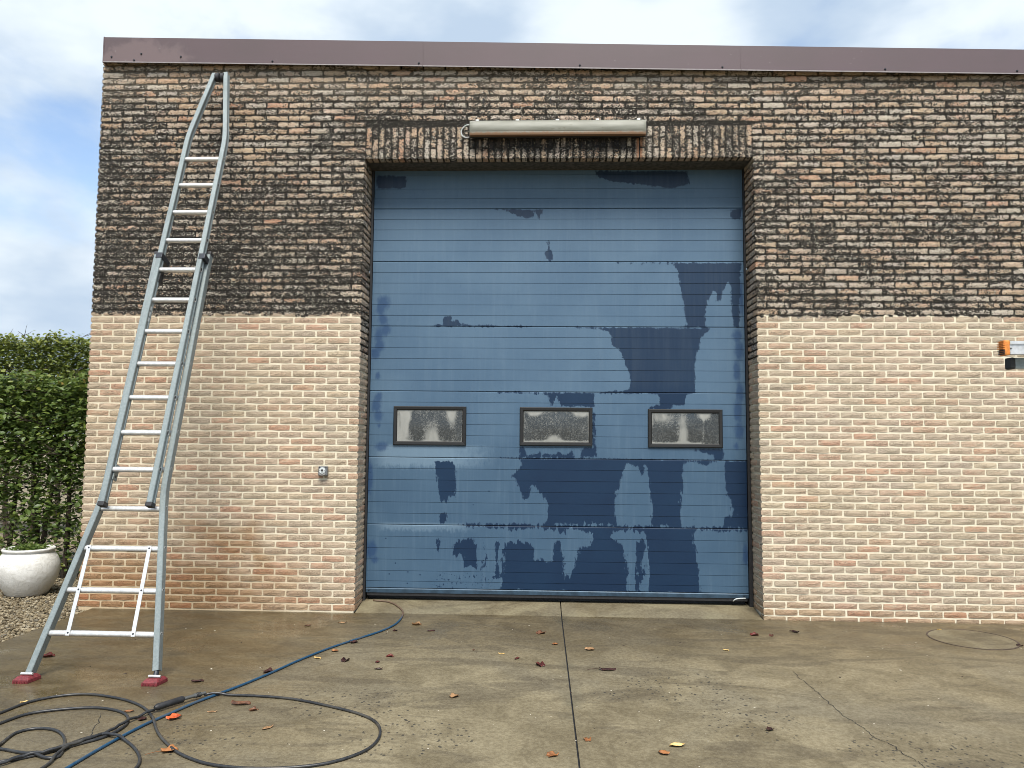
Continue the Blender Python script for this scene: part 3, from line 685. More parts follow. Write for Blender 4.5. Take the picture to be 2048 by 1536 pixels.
# ------------------------------------------------------------------ brick building
XL, JL = -4.398, -1.733
def jr(z): return 2.063 - .0090 * z               # right jamb leans a little
COURSE, HB, JOINT = .0649, .0503, .0145
Z0 = .0195
def tilt(x): return .034 * min(1, max(0, (2.0 - x) / 3.7))
def zfas(x): return 5.319 - .0228 * (x + 4.365)
SOL0, SOL1 = 4.342, 4.666
bld = empty('brick_building', (XL, 0, GZ), 'brick industrial building, upper wall blackened and lower wall cleaned, with tall blue door', 'building')

core = MB()
core.box(XL + .012, JL - .012, .0055, .36, -.15, 5.30)
core.box(JL - .012, 2.06, .0055, .36, SOL0 + .008, 5.22)
core.add([(2.063+.012,.0055,-.15),(7.4,.0055,-.15),(7.4,.36,-.15),(2.063+.012,.36,-.15),(jr(4.9)+.012,.0055,5.12),(7.4,.0055,5.12),(7.4,.36,5.12),(jr(4.9)+.012,.36,5.12)],
         [(0,3,2,1),(4,5,6,7),(0,1,5,4),(1,2,6,5),(2,3,7,6),(3,0,4,7)])
core.box(2.06, 7.4, .0057, .36, SOL0 + .008, 5.13)
core.box(XL + .014, XL + .33, .361, 9, -.15, 5.30)
core.box(7.1, 7.39, .361, 9, -.15, 5.1)
core.box(XL + .33, 7.1, 8.7, 9, -.15, 5.1)
core.build('wall', M_MORTAR, bld)
M_ROOF = plain('roof_felt', (.05,.05,.05), .9)
MB().box(XL + .02, 7.38, .03, 8.98, 5.302, 5.315).build('roof', M_ROOF, bld)
MB().box(XL + .33, 7.1, .61, 8.7, -.05, 0.0).build('inner_floor', M_SILL, bld)

def brick_geo(L, H, depth, r, nx=4, nz=2):
    """front face at y=0 looking to -Y, centre at origin"""
    v = []; uv = []
    for j in range(nz + 1):
        for i in range(nx + 1):
            u, w = i / nx, j / nz
            edge = i in (0, nx) or j in (0, nz); corner = i in (0, nx) and j in (0, nz)
            x = (u - .5) * L; z = (w - .5) * H
            if corner: x *= 1 - .0035 / L * r.uniform(.5, 2); z *= 1 - .003 / H * r.uniform(.5, 2)
            x += r.uniform(-.0018, .0018); z += r.uniform(-.0016, .0016)
            y = r.uniform(-.0015, .0015) + (.0025 if edge else -.0010)
            v.append((x, y, z)); uv.append((u, w))
    per = [i for i in range(nx + 1)] + [(j + 1) * (nx + 1) - 1 for j in range(1, nz + 1)] + \
          [nz * (nx + 1) + i for i in range(nx - 1, -1, -1)] + [j * (nx + 1) for j in range(nz - 1, 0, -1)]
    b0 = len(v)
    for p in per: v.append((v[p][0], depth, v[p][2])); uv.append((.5, .5))
    f = []
    for j in range(nz):
        for i in range(nx):
            a = j * (nx + 1) + i; f.append((a, a + 1, a + nx + 2, a + nx + 1))
    n = len(per)
    for k in range(n):
        a, b = per[k], per[(k + 1) % n]; f.append((a, b0 + k, b0 + (k + 1) % n, b))
    return v, f, uv

def brick_mesh(name, geo):
    v, f, uv = geo; me = pymesh(name, v, f)
    lay = me.uv_layers.new(name='UVMap')
    for p in me.polygons:
        front = p.index < 8
        for li in p.loop_indices:
            lay.data[li].uv = uv[me.loops[li].vertex_index] if front else (.5, .5)
    me.materials.append(M_BRICK.m); return me

bricks = []      # (x, y, z, L, H, depth, rotz)  centre of the visible face
def course_row(k):
    zb = Z0 + COURSE * k + JOINT / 2
    return zb
rb = random.Random(11)
def put(x0, x1, k, depth=.10):
    """stretcher on the front face between joint centres x0..x1"""
    xm = (x0 + x1) / 2; zb = course_row(k) + tilt(xm); zt = zb + HB
    if k < 0: zb = max(zb, GZ - .01)
    zt = min(zt, zfas(xm) + .10)
    if zt - zb < .012: return
    bricks.append((xm + rb.uniform(-.0012, .0012), rb.uniform(-.002, .0015), (zb + zt) / 2 + rb.uniform(-.0012, .0012), x1 - x0 - JOINT, zt - zb, depth, 0.0))
NCOURSE = 83
XMAX = 6.2
for k in range(-1, NCOURSE):
    A = k % 2 == 1
    zc = course_row(k) + HB / 2
    if zc > 5.5: break
    JR = jr(zc)
    over = zc + tilt(0) - HB / 2 > SOL1 - .012
    # left pier, from the jamb to the corner
    xs = [JL + JOINT / 2]
    x = JL + (JOINT/2) - (0 if A else .111)
    if not A:
        if over: xs = [x]
        else: xs.append(x)
    eL = xs[0]
    while x - .2225 > XL + .06: x -= .2225; xs.append(x)
    xs.append(XL - JOINT / 2)
    for a, b in zip(xs[1:], xs[:-1]):
        if b - a > .03: put(a, b, k, .21 if (b == xs[0] and not A and not over) else .10)
    # right pier
    xs = [JR - JOINT / 2]; x = JR - JOINT / 2 + (0 if A else .108)
    if not A:
        if over: xs = [x]
        else: xs.append(x)
    eR = xs[0]
    while x < XMAX: x += .2178; xs.append(x)
    for a, b in zip(xs[:-1], xs[1:]): put(a, b, k, .21 if (a == xs[0] and not A and not over) else .10)
    if over:
        a0, b0 = JL + JOINT / 2, JR - JOINT / 2
        n = 17; p = (b0 - a0) / n
        xs = [a0 + i * p for i in range(n + 1)] if A else [eL] + [a0 + (i + .5) * p for i in range(n)] + [eR]
        for a, b in zip(xs[:-1], xs[1:]): put(a, b, k)
    # bricks returning into the reveal
    if zc + HB / 2 < SOL0 + .02:
        ys = .10 if A else .21
        y0 = ys + JOINT; ln = .345 - y0
        zz = zc + tilt(JL)
        if zz > 0: bricks.append((JL + rb.uniform(-.001, .002), y0 + ln / 2, zz, ln, HB, .09, math.pi / 2))
        zz = zc
        if zz > 0: bricks.append((JR - rb.uniform(-.001, .002), y0 + ln / 2, zz, ln, HB, .09, -math.pi / 2))

def depth_of(b): return (Vector(b[:3]) - CAM).dot(FWD)
def in_view(b):
    d = Vector(b[:3]) - CAM; z = d.dot(FWD); return abs(d.dot(RGT) / z) < .645 and abs(d.dot(UPV) / z) < .49
cand = [i for i, b in enumerate(bricks) if b[6] == 0 and abs(b[3] - (.2178 - JOINT)) < .002 and b[4] > .045 and b[5] < .15 and in_view(b)]
cand.sort(key=lambda i: depth_of(bricks[i]))
single = set(cand[:300])
shared = [brick_mesh('brick', brick_geo(.2178 - JOINT, HB, .10, random.Random(100 + i))) for i in range(24)]
SV, SF, SU, ST = [], [], [], []
for i, b in enumerate(bricks):
    x, y, z, L, H, dp, rz = b
    tone = rb.random()
    if i in single:
        o = link('brick', shared[rb.randrange(24)], None, bld, (x, y, z)); o['tone'] = tone
        continue
    v, f, uv = brick_geo(L, H, dp, rb); off = len(SV); c, s_ = math.cos(rz), math.sin(rz)
    SV += [(p[0]*c - p[1]*s_ + x, p[0]*s_ + p[1]*c + y, p[2] + z) for p in v]
    SF += [tuple(q + off for q in t) for t in f]
    ST += [tone] * len(v)
    for fi, t in enumerate(f): SU += [uv[q] if fi < 8 else (.5, .5) for q in t]
me = pymesh('brickwork', SV, SF)
lay = me.uv_layers.new(name='UVMap'); lay.data.foreach_set('uv', np.array(SU, dtype=np.float32).ravel())
pattr(me, 'tone', ST)
bw = link('brickwork', me, M_BRICK, bld); bw['kind'] = 'stuff'

# soldier course over the door
lintel = MB().box(JL - .002, 2.026, .105, .345, SOL0, SOL0 + .03).build('lintel', plain('shaded_soffit', (.10,.092,.075), .95, scale=30, bump=.7, var=.3, col2=(.03,.028,.024)), bld)  # shade under the lintel is put into the dark soffit colour
ncol = 59; a0, b0 = JL + .003, 2.024; pc = (b0 - a0) / ncol
for i in range(ncol):
    xc = a0 + (i + .5) * pc; fl = .210; hl = SOL1 - SOL0 - .2 - .026
    segs = [(SOL0, SOL0 + hl), (SOL0 + hl + .014, SOL1 - .006)] if i % 2 == 0 else [(SOL0, SOL0 + .2), (SOL0 + .2 + .014, SOL1 - .006)]
    for z0, z1 in segs:
        v, f, uv = brick_geo(pc - .0125, z1 - z0, .10, rb, 2, 4)
        me = pymesh('soldier_brick', v, f); lay = me.uv_layers.new(name='UVMap')
        for p in me.polygons:
            for li in p.loop_indices:
                q = uv[me.loops[li].vertex_index]; lay.data[li].uv = (q[1], q[0]) if p.index < 8 else (.5, .5)
        pattr(me, 'tone', [rb.random()] * len(v))
        link('soldier_brick', me, M_SOLDIER, lintel, (xc + rb.uniform(-.0015,.0015), rb.uniform(-.002,.002), (z0 + z1) / 2))
# weep holes
for x, z in ((-1.221, 4.923), (-.577, 4.918), (.079, 4.913), (.725, 4.908), (1.374, 4.903), (2.023, 4.898)):
    MB().box(x - .0065, x + .0065, -.0035, .03, z - .030, z + .030).build('weep_hole', M_BLACK, bld)  # solid black box painting the shade inside the open joint

# fascia
def fz(x): return zfas(x), 5.576 - .0246 * (x + 4.372)
fas = MB()
for x0, x1 in ((XL + .03, 7.3),):
    a, b = fz(x0), fz(x1)
    fas.add([(x0,-.045,a[0]+.03),(x1,-.045,b[0]+.03),(x1,-.008,b[0]+.03),(x0,-.008,a[0]+.03),(x0,-.045,a[1]-.02),(x1,-.045,b[1]-.02),(x1,-.008,b[1]-.02),(x0,-.008,a[1]-.02)],
            [(0,3,2,1),(4,5,6,7),(0,1,5,4),(1,2,6,5),(2,3,7,6),(3,0,4,7)])
fascia = fas.build('fascia', M_DARK, bld)
def fascia_panel(x0, x1, ends=0):
    rings = []
    for x in (x0, x1):
        b, t = fz(x)
        rings.append([(x,-.058,b+.010),(x,-.066,b+.004),(x,-.066,b-.006),(x,-.0635,b-.006),(x,-.0635,b+.003),(x,-.0535,b+.012),(x,-.0535,t-.006),(x,.25,t+.012),(x,.25,t+.018),(x,-.058,t)])
    return MB().loft(rings).build('fascia_panel', M_FASCIA, fascia)
for x0, x1 in ((-4.357, -1.171), (-1.169, 1.905), (1.908, 4.98), (4.983, 7.35)): fascia_panel(x0, x1)
M_LIP = plain('lip_highlight_paint', (.30,.27,.27), .4)  # added pale strip paints the sky highlight along the fascia lip
for x0, x1 in ((-4.357, -1.172), (-1.168, 1.904), (1.909, 4.98)):
    a, b = fz(x0), fz(x1)
    MB().loft([[(x, -.0685, z - .0055), (x, -.0665, z - .0055), (x, -.0665, z + .0045), (x, -.0685, z + .0045)] for x, z in ((x0, a[0]), (x1, b[0]))]).build('lip_highlight', M_LIP, fascia)
# narrow upstand where two sheets overlap, corner return
for x in (-1.170, 1.9065):
    b, t = fz(x); MB().box(x - .006, x + .004, -.0605, -.056, b + .004, t - .001).build('sheet_joint', M_FASCIA, fascia)
b, t = fz(-4.38)
MB().box(-4.370, -4.3575, -.060, 6.0, b - .004, t + .003).build('corner_return', M_FASCIA, fascia)
for px, pz in ((-4.28, .055), (-3.98, .09), (-4.05, .022), (-3.58, .065), (-2.66, .03), (-1.21, .03), (.36, .03), (1.73, .03), (3.27, .03), (4.5, .03)):
    b, t = fz(px); n = 10
    s = MB(); s.loft([[(px + r*math.cos(2*math.pi*k/n), y, b + pz + r*math.sin(2*math.pi*k/n)) for k in range(n)] for r, y in ((.010, -.0575), (.010, -.061), (.006, -.065), (.006, -.068))])
    s.build('screw', M_DARK, fascia)
# drip stain of the second screw stays a thin dirt mark
# ------------------------------------------------------------------ sectional door
DX0, DX1 = -1.706, 2.020
JZ = [4.40, 3.947, 3.402, 2.743, 2.089, 1.429, .767, .149]
ROWS = {0: [4.296, 4.151, 4.051], 1: [3.838, 3.729, 3.619, 3.510], 2: [3.292, 3.182, 3.071, 2.961, 2.852], 3: [2.634, 2.525, 2.416, 2.307, 2.198],
        4: [1.979, 1.869, 1.759, 1.649, 1.539], 5: [1.319, 1.208, 1.098, .988, .878], 6: [.651, .539, .428, .318, .217]}
dg = MB()
dg.box(JL + .003, DX0 - .004, DY - .022, DY + .03, .028, SOL0 - .003)
dg.box(DX1 + .004, jr(0) - .003, DY - .022, DY + .03, .028, .6)
dg.add([(DX1+.004,DY-.022,.6),(jr(.6)-.003,DY-.022,.6),(jr(.6)-.003,DY+.03,.6),(DX1+.004,DY+.03,.6),(DX1-.010,DY-.022,SOL0-.003),(jr(4.3)-.003,DY-.022,SOL0-.003),(jr(4.3)-.003,DY+.03,SOL0-.003),(DX1-.010,DY+.03,SOL0-.003)],
       [(0,3,2,1),(4,5,6,7),(0,1,5,4),(1,2,6,5),(2,3,7,6),(3,0,4,7)])
dg.box(JL + .003, 2.02, DY + .05, DY + .09, 4.30, 4.45)
door = dg.build('sectional_door', M_BLACK, bld)
door['label'] = 'tall blue sectional door with wet dark streaks and three small windows'

def sdf_poly(P, poly):
    """signed distance (positive inside) of points P (n,2)"""
    poly = np.array(poly); n = len(poly); d = np.full(len(P), 1e9); inside = np.zeros(len(P), bool)
    for i in range(n):
        a, b = poly[i], poly[(i + 1) % n]; e = b - a; w = P - a
        t = np.clip((w @ e) / max(e @ e, 1e-9), 0, 1); q = w - t[:, None] * e
        d = np.minimum(d, np.hypot(q[:, 0], q[:, 1]))
        c = ((a[1] <= P[:, 1]) & (P[:, 1] < b[1])) | ((b[1] <= P[:, 1]) & (P[:, 1] < a[1]))
        if abs(e[1]) > 1e-9:
            xi = a[0] + (P[:, 1] - a[1]) / e[1] * e[0]; inside ^= c & (P[:, 0] < xi)
    return np.where(inside, d, -d)

def door_panel(idx):
    zt, zb = JZ[idx] - .0018, JZ[idx + 1] + .0018
    prof = [(DY + .040, zb), (DY + .004, zb), (DY, zb + .005)]
    grooves = sorted(ROWS[idx]); zs = zb + .005
    for g_ in grooves + [None]:
        ze = (g_ - .0022) if g_ else zt - .006
        n = max(2, int((ze - zs) / .016))
        for k in range(1, n + 1): prof.append((DY, zs + (ze - zs) * k / n))
        if g_:
            prof += [(DY + .0042, g_ - .0014), (DY + .0042, g_ + .0018)]; zs = g_ + .0024; prof.append((DY, zs))
    prof += [(DY + .006, zt), (DY + .040, zt)]
    pr = np.array(prof); nx = 190
    xs = np.linspace(DX0, DX1, nx + 1)
    # the right edge follows the jamb
    zz = pr[:, 1]; right = DX1 - .012 * (zz - .1) / 4.2
    X = DX0 + (xs[None] - DX0) / (DX1 - DX0) * (right[:, None] - DX0)
    V = np.stack([X, np.repeat(pr[:, :1], nx + 1, 1), np.repeat(pr[:, 1:], nx + 1, 1)], -1).reshape(-1, 3)
    m_ = len(pr); ii, jj = np.meshgrid(np.arange(m_ - 1), np.arange(nx), indexing='ij')
    a = (ii * (nx + 1) + jj).ravel(); F = np.stack([a, a + 1, a + nx + 2, a + nx + 1], 1)
    me = npmesh('door_panel', V, F)
    P = V[:, [0, 2]]; best = np.full(len(P), -1.0)
    for poly in WET:
        best = np.maximum(best, sdf_poly(P, poly))
    pattr(me, 'wet', np.clip(best, -.12, .12))
    dm = np.zeros(len(P))
    for cx, cz, rx, rz in DAMP:
        dm = np.maximum(dm, np.clip(1.35 - np.hypot((P[:, 0] - cx) / rx, (P[:, 1] - cz) / rz), 0, 1))
    pattr(me, 'damp', dm)
    return link('door_panel', me, M_DOOR, door)
for i in range(7): door_panel(i)
# back skin of the leaf so that no light passes
MB().box(DX0 - .002, DX1 - .014, DY + .0405, DY + .046, .10, 4.40).build('door_back', M_DARK, door)
# bottom trim and rubber seal
MB().add([(DX0,DY-.004,.105),(DX1,DY-.004,.105),(DX1,DY+.04,.105),(DX0,DY+.04,.105),(DX0,DY-.004,.140),(DX1,DY-.004,.140),(DX1,DY+.003,.1475),(DX0,DY+.003,.1475),(DX1,DY+.04,.1475),(DX0,DY+.04,.1475)],
         [(0,3,2,1),(0,1,5,4),(4,5,6,7),(7,6,8,9),(2,3,9,8),(0,4,7,9,3),(1,2,8,6,5)]).build('bottom_trim', plain('trim_blue', (.045,.085,.13), .4, .3, var=.2, scale=12), door)
MB().box(DX0 + .01, DX1 - .01, DY + .004, DY + .034, .075, .1045).build('rubber_seal_and_gap_shade', M_BLACK, door)
MB().box(DX0 + .01, DX1 - .01, DY + .10, DY + .14, .0, .10).build('rubber_seal_and_gap_shade', M_BLACK, door)  # added black box, paints the shadow gap under the door dark
MB().tube(catmull([(1.868, DY-.012, .078), (1.885, DY-.025, .098), (1.92, DY-.03, .108), (1.985, DY-.028, .110)], .01), .006, 8).build('pull_cord', M_WHITE, door, smooth=True)
for x, z in ((-1.675, .125), (1.975, .125)):
    MB().lathe([(.007, 0), (.007, .006)], (x, DY - .006, z), 8).build('screw', M_DARK, door)

def window(x0, x1, z0, z1, seed):
    w = .038; y0, y1 = DY - .020, DY + .001
    f = MB()
    def ring(xa, xb, za, zb, y): return [(xa, y, za), (xb, y, za), (xb, y, zb), (xa, y, zb)]
    rings = [ring(x0, x1, z0, z1, y1), ring(x0, x1, z0, z1, y0 + .006), ring(x0 + .006, x1 - .006, z0 + .006, z1 - .006, y0),
             ring(x0 + w - .008, x1 - w + .008, z0 + w - .008, z1 - w + .008, y0 + .002), ring(x0 + w, x1 - w, z0 + w, z1 - w, y0 + .010), ring(x0 + w, x1 - w, z0 + w, z1 - w, y1)]
    f.loft(rings, cap=False)
    f.build('window_frame', M_FRAME, door)
    nx, nz = 56, 28; a, b, c, d = x0 + w, x1 - w, z0 + w, z1 - w
    U, Wv = np.meshgrid(np.linspace(0, 1, nx + 1), np.linspace(0, 1, nz + 1)); u, v = U.ravel(), Wv.ravel()
    ell = lambda cu, cv, ru, rv: np.hypot((u - cu) / ru, (v - cv) / rv)
    if seed == 0:
        film = .30 + .55 * np.clip(1.2 - ell(.02, .1, .22, 1.0), 0, 1) + .6 * np.clip(1.2 - ell(.14, .9, .10, .5), 0, 1) + .5 * np.clip(1.2 - ell(.55, .1, .16, .55), 0, 1) + .6 * np.clip(1.2 - ell(.84, .85, .10, .45), 0, 1)
        film -= .45 * np.clip(1.3 - ell(.28, .45, .10, .40), 0, 1) + .25 * np.clip(1.3 - ell(.72, .4, .12, .4), 0, 1) + .25 * np.clip(1.3 - ell(.95, .6, .07, .4), 0, 1)
    elif seed == 1:
        film = .22 + .8 * np.clip(1.15 - ell(.16, 1.0, .14, .2), 0, 1) + .8 * np.clip(1.15 - ell(.88, 1.0, .14, .22), 0, 1) + .9 * np.clip(1.1 - ell(.47, 0, .16, .28), 0, 1) + .22 * np.clip(v - .4, 0, 1)
        film += .35 * np.clip(1 - v / .10, 0, 1)
    else:
        film = .10 + .75 * np.clip(1.2 - ell(.47, .2, .11, .9), 0, 1) + .9 * np.clip(1.15 - ell(.78, .92, .14, .2), 0, 1) + .55 * np.clip(1.2 - ell(.15, .85, .30, .35), 0, 1)
        film += .6 * np.clip(1 - v / .10, 0, 1) * (u < .75) + .5 * np.exp(-((u - .775) / .012) ** 2)
    film += .3 * np.clip(1 - np.minimum(np.minimum(u, 1 - u) * 1.9, np.minimum(v, 1 - v)) / .05, 0, 1)
    sag = -.006 * np.sin(np.pi * u) * np.sin(np.pi * v)
    V = np.stack([a + (b - a) * u, np.full_like(u, DY - .006) + sag, c + (d - c) * v], 1)
    ii, jj = np.meshgrid(np.arange(nz), np.arange(nx), indexing='ij'); k = (ii * (nx + 1) + jj).ravel()
    me = npmesh('window_pane', V, np.stack([k, k + 1, k + nx + 2, k + nx + 1], 1)); pattr(me, 'film', film); me.shade_smooth()
    p = link('window_pane', me, M_PANE, door)
    return p
window(-1.464, -.737, 1.552, 1.938, 0)
window(-.204, .514, 1.557, 1.936, 1)
window(1.060, 1.786, 1.551, 1.927, 2)

# ------------------------------------------------------------------ lamp above the door
lamp = empty('wall_lamp', (.15, 0, 4.53), 'long yellowed batten lamp with black gasket mounted above the blue door', 'lamp')
MB().box(-.64, .93, -.032, .004, 4.565, 4.668).build('tray', M_LAMP_TRAY, lamp, bevel=.004)
MB().box(-.709, 1.003, -.048, -.0325, 4.530, 4.697).build('gasket', M_BLACK, lamp, bevel=.006)
prof = [(-.0485, 4.540), (-.085, 4.528), (-.108, 4.535), (-.114, 4.552), (-.112, 4.566), (-.116, 4.572), (-.117, 4.600), (-.117, 4.632), (-.113, 4.638), (-.110, 4.652), (-.098, 4.676), (-.080, 4.686), (-.0485, 4.688)]
rings = []
for x, s in ((-.700, .82), (-.688, .96), (-.660, 1), (.955, 1), (.980, .96), (.992, .82)):
    rings.append([(x, -.0485 + (y + .0485) * s, 4.61 + (z - 4.61) * (.94 + .06 * s)) for y, z in prof])
MB().loft(rings).build('diffuser', M_DIFF, lamp, sharp=40)
for x in (-.63, -.24, .145, .53, .925):
    MB().box(x - .016, x + .016, -.066, -.030, 4.690, 4.705).box(x - .010, x + .010, -.080, -.066, 4.682, 4.699).build('clip', M_ALU, lamp, bevel=.003)
MB().tube(catmull([(-.70, -.035, 4.665), (-.745, -.03, 4.660), (-.785, -.025, 4.62), (-.785, -.02, 4.575), (-.75, -.02, 4.545), (-.705, -.02, 4.548)], .012), .006, 8).build('cable', M_WHITE, lamp, smooth=True)

# ------------------------------------------------------------------ key switch
ks = empty('key_switch', (-2.058, 0, 1.25), 'small grey metal key switch box fixed to the brick wall left of the door', 'key switch')
M_KS = plain('cast_switch_metal', (.20,.21,.22), .45, .5, scale=90, bump=.3)
MB().box(-2.102, -2.014, -.042, .0, 1.258, 1.346).build('housing', M_KS, ks, bevel=.009)
n = 24
def disc(mb, cx, cz, r, y0, y1): mb.loft([[(cx + r*math.cos(2*math.pi*k/n), y, cz + r*math.sin(2*math.pi*k/n)) for k in range(n)] for y in (y0, y1)]); return mb
disc(MB(), -2.062, 1.306, .030, -.040, -.049).build('dial', M_WHITE, ks, bevel=.0015)
disc(MB(), -2.062, 1.309, .010, -.047, -.0515).box(-2.0655, -2.0585, -.0512, -.048, 1.288, 1.304).build('keyhole', M_BLACK, ks)
for x, z in ((-2.083, 1.306), (-2.041, 1.306)): disc(MB(), x, z, .0035, -.047, -.051).build('rivet', M_BLACK, ks)
for x in (-2.090, -2.028): disc(MB(), x, 1.337, .006, -.040, -.044).build('screw', M_BLACK, ks)
MB().loft([[(-2.062 + r*math.cos(a), y, 1.300 + r*math.sin(a)) for r, y in ((.036, -.041), (.040, -.050), (.032, -.052))] for a in [math.radians(d) for d in range(215, 335, 12)]]).build('swing_cover', M_ALU, ks)

# ------------------------------------------------------------------ leaning extension ladder
LP0 = Vector((0, -2.14, GZ)); LD = Vector((0, .37386, .92749)); LN = Vector((0, -LD.z, LD.y))
def LQ(x, s, off): return Vector((x, 0, 0)) + LP0 + LD * s + LN * off
lad = empty('extension_ladder', (-2.99, -2.14, GZ), 'tall grey extension ladder with flared base and red feet leaning against the wall', 'ladder')
def stile(name, pts, o0, o1, w=.042):
    """hollow-looking channel section: two flanges and a recessed web"""
    rings = []
    for i, (x, s) in enumerate(pts):
        a = pts[max(i-1, 0)]; b = pts[min(i+1, len(pts)-1)]
        t = Vector((b[0]-a[0], b[1]-a[1], 0)).normalized(); nx = Vector((t.y, -t.x, 0))
        h = w / 2; c = .004; mid = (o0 + o1) / 2; rec = .0045; q = (o1 - o0) * .24
        sec = [(-h, o0 + c), (-h + c, o0), (h - c, o0), (h, o0 + c), (h, mid - q), (h - rec, mid - q + rec), (h - rec, mid + q - rec), (h, mid + q), (h, o1 - c), (h - c, o1), (-h + c, o1), (-h, o1 - c)]
        rings.append([LQ(x + nx.x * d, s + nx.y * d, o) for d, o in sec])
    return MB().loft(rings).build(name, M_GALV, lad)
def bend(p, q, r, n=5):
    """three-point path p with the corner q smoothed"""
    out = []
    a = q + (p - q).normalized() * r; b = q + (r_ - q).normalized() * r
    return out
def smooth_path(pts, r=.10, n=5):
    P = [Vector((x, s)) for x, s in pts]; out = [P[0]]
    for i in range(1, len(P) - 1):
        a = P[i] + (P[i-1] - P[i]).normalized() * r; b = P[i] + (P[i+1] - P[i]).normalized() * r
        for k in range(n + 1):
            t = k / n; out.append(a * (1-t)**2 + P[i] * 2*t*(1-t) + b * t*t)
    out.append(P[-1]); return [(p.x, p.y) for p in out]
FO0, FO1 = .050, .112      # fly section
BO0, BO1 = -.032, .030     # base section
st_fl = stile('stile', smooth_path([(-3.178, 1.205), (-3.277, 4.72), (-3.186, 5.516)]), FO0, FO1)
st_fr = stile('stile', smooth_path([(-2.825, 1.205), (-2.924, 4.685), (-3.075, 5.527)]), FO0, FO1)
st_br = stile('stile', smooth_path([(-2.867, 3.45), (-2.786, 1.33), (-2.556, .075)]), BO0, BO1)
st_bl = stile('stile', smooth_path([(-3.316, 3.45), (-3.230, 1.27), (-3.416, .045)]), BO0, BO1)
def lx(pts, s):
    for (x0, s0), (x1, s1) in zip(pts[:-1], pts[1:]):
        if min(s0, s1) <= s <= max(s0, s1): return x0 + (x1 - x0) * (s - s0) / (s1 - s0)
    return pts[-1][0]
FL = [(-3.178, 1.205), (-3.277, 4.72)]; FR = [(-2.825, 1.205), (-2.924, 4.685)]
BL = [(-3.316, 3.45), (-3.230, 1.27), (-3.416, .045)]; BR = [(-2.867, 3.45), (-2.786, 1.33), (-2.556, .075)]
def rung(xa, xb, s, off, parent=lad):
    h, d, c = .0190, .016, .008
    sec = [(-h, -d + c), (-h + c, -d), (h - c, -d), (h, -d + c), (h, d - c), (h - c, d), (h - .013, d + .0015), (-h + .013, d + .0015), (-h + c, d), (-h, d - c)]
    return MB().loft([[LQ(x, s + a, off + o) for a, o in sec] for x in (xa, xb)]).build('rung', M_ALU, parent, sharp=50)
def oval(parent, x, s, off, face, mat1, mat2):
    k = 14
    pt = lambda r, xx: [LQ(xx, s + 1.25 * r * math.sin(2*math.pi*i/k), off + r * math.cos(2*math.pi*i/k)) for i in range(k)]
    MB().loft([pt(.0165, x - .004), pt(.0165, x + .0045), pt(.0140, x + .005), pt(.0135, x - .001)], cap=True).build('rung_end', mat1, parent)
    MB().loft([pt(.0130, x - .002), pt(.0130, x + .0030)]).build('rung_hole', mat2, parent)
FS = [4.454, 4.151, 3.849, 3.547, 3.244, 2.945, 2.645, 2.349, 2.053, 1.761, 1.465]
for s in FS:
    rung(lx(FL, s) + .017, lx(FR, s) - .017, s, .080)
    oval(st_fr, lx(FR, s) + .0165, s, .081, 1, M_ALU, M_BLACK)
for s in [3.298, 2.996, 2.692, 2.391, 2.090, 1.794, 1.494, 1.190, .894, .598, .306]:
    rung(lx(BL, s) + .017, lx(BR, s) - .017, s, -.001)
    oval(st_br, lx(BR, s) + .0165, s, -.001, 1, M_ALU, M_BLACK)
# diagonal braces with rivets
for xa, xb in ((-3.231, -3.219), (-2.790, -2.764)):
    w = .0135
    bar = MB(); rr = []
    for t, (x, s) in enumerate(((xa, .912), (xb, .288))):
        rr.append([LQ(x - w, s, .0185), LQ(x + w, s, .0185), LQ(x + w, s, .0235), LQ(x - w, s, .0235)])
    br = bar.loft(rr).build('brace', M_ALU, lad)
    for s in (.894, .598, .306):
        x = xa + (xb - xa) * (.912 - s) / (.624)
        MB().loft([[LQ(x + r*math.cos(a), s + r*math.sin(a), o) for a in [2*math.pi*i/10 for i in range(10)]] for r, o in ((.0065, .0234), (.0055, .0265))]).build('rivet', M_DARK, br)
# end caps of the fly section and top ends of the base
def cap(x, s, o0, o1, up):
    h = .024; ds = .020 * up
    MB().loft([[LQ(x + a, s + b, o) for a, o in ((-h, o0 - .002), (h, o0 - .002), (h, o1 + .002), (-h, o1 + .002))] for b in (-ds * .6, ds)]).build('end_cap', M_BLACK, lad, bevel=.004)
cap(-3.178, 1.200, FO0, FO1, -1); cap(-2.825, 1.200, FO0, FO1, -1)
cap(-2.867, 3.452, BO0, BO1, 1); cap(-3.316, 3.452, BO0, BO1, 1)
# guide brackets joining the sections
for x, s in ((-3.240, 3.372), (-2.870, 3.362)):
    MB().loft([[LQ(x + a, s + b, o) for a, o in ((-.0265, BO0), (.0265, BO0), (.0265, FO1 + .004), (-.0265, FO1 + .004))] for b in (-.026, .026)]).build('guide_bracket', M_DARK, lad, bevel=.003)
for s in (3.19, 1.45):
    MB().loft([[LQ(lx(FL, s) + .022 + a, s + b, o) for a, o in ((0, .02), (.007, .02), (.007, .075), (0, .075))] for b in (-.06, .06)]).build('latch_plate', M_GALV if s < 2 else M_BLACK, lad)
    for b in (-.03, .02):
        MB().loft([[LQ(lx(FL, s) + xx, s + b + .008*math.sin(2*math.pi*i/10), .048 + .008*math.cos(2*math.pi*i/10)) for i in range(10)] for xx in (.028, .033)]).build('bolt', M_BLACK, lad)
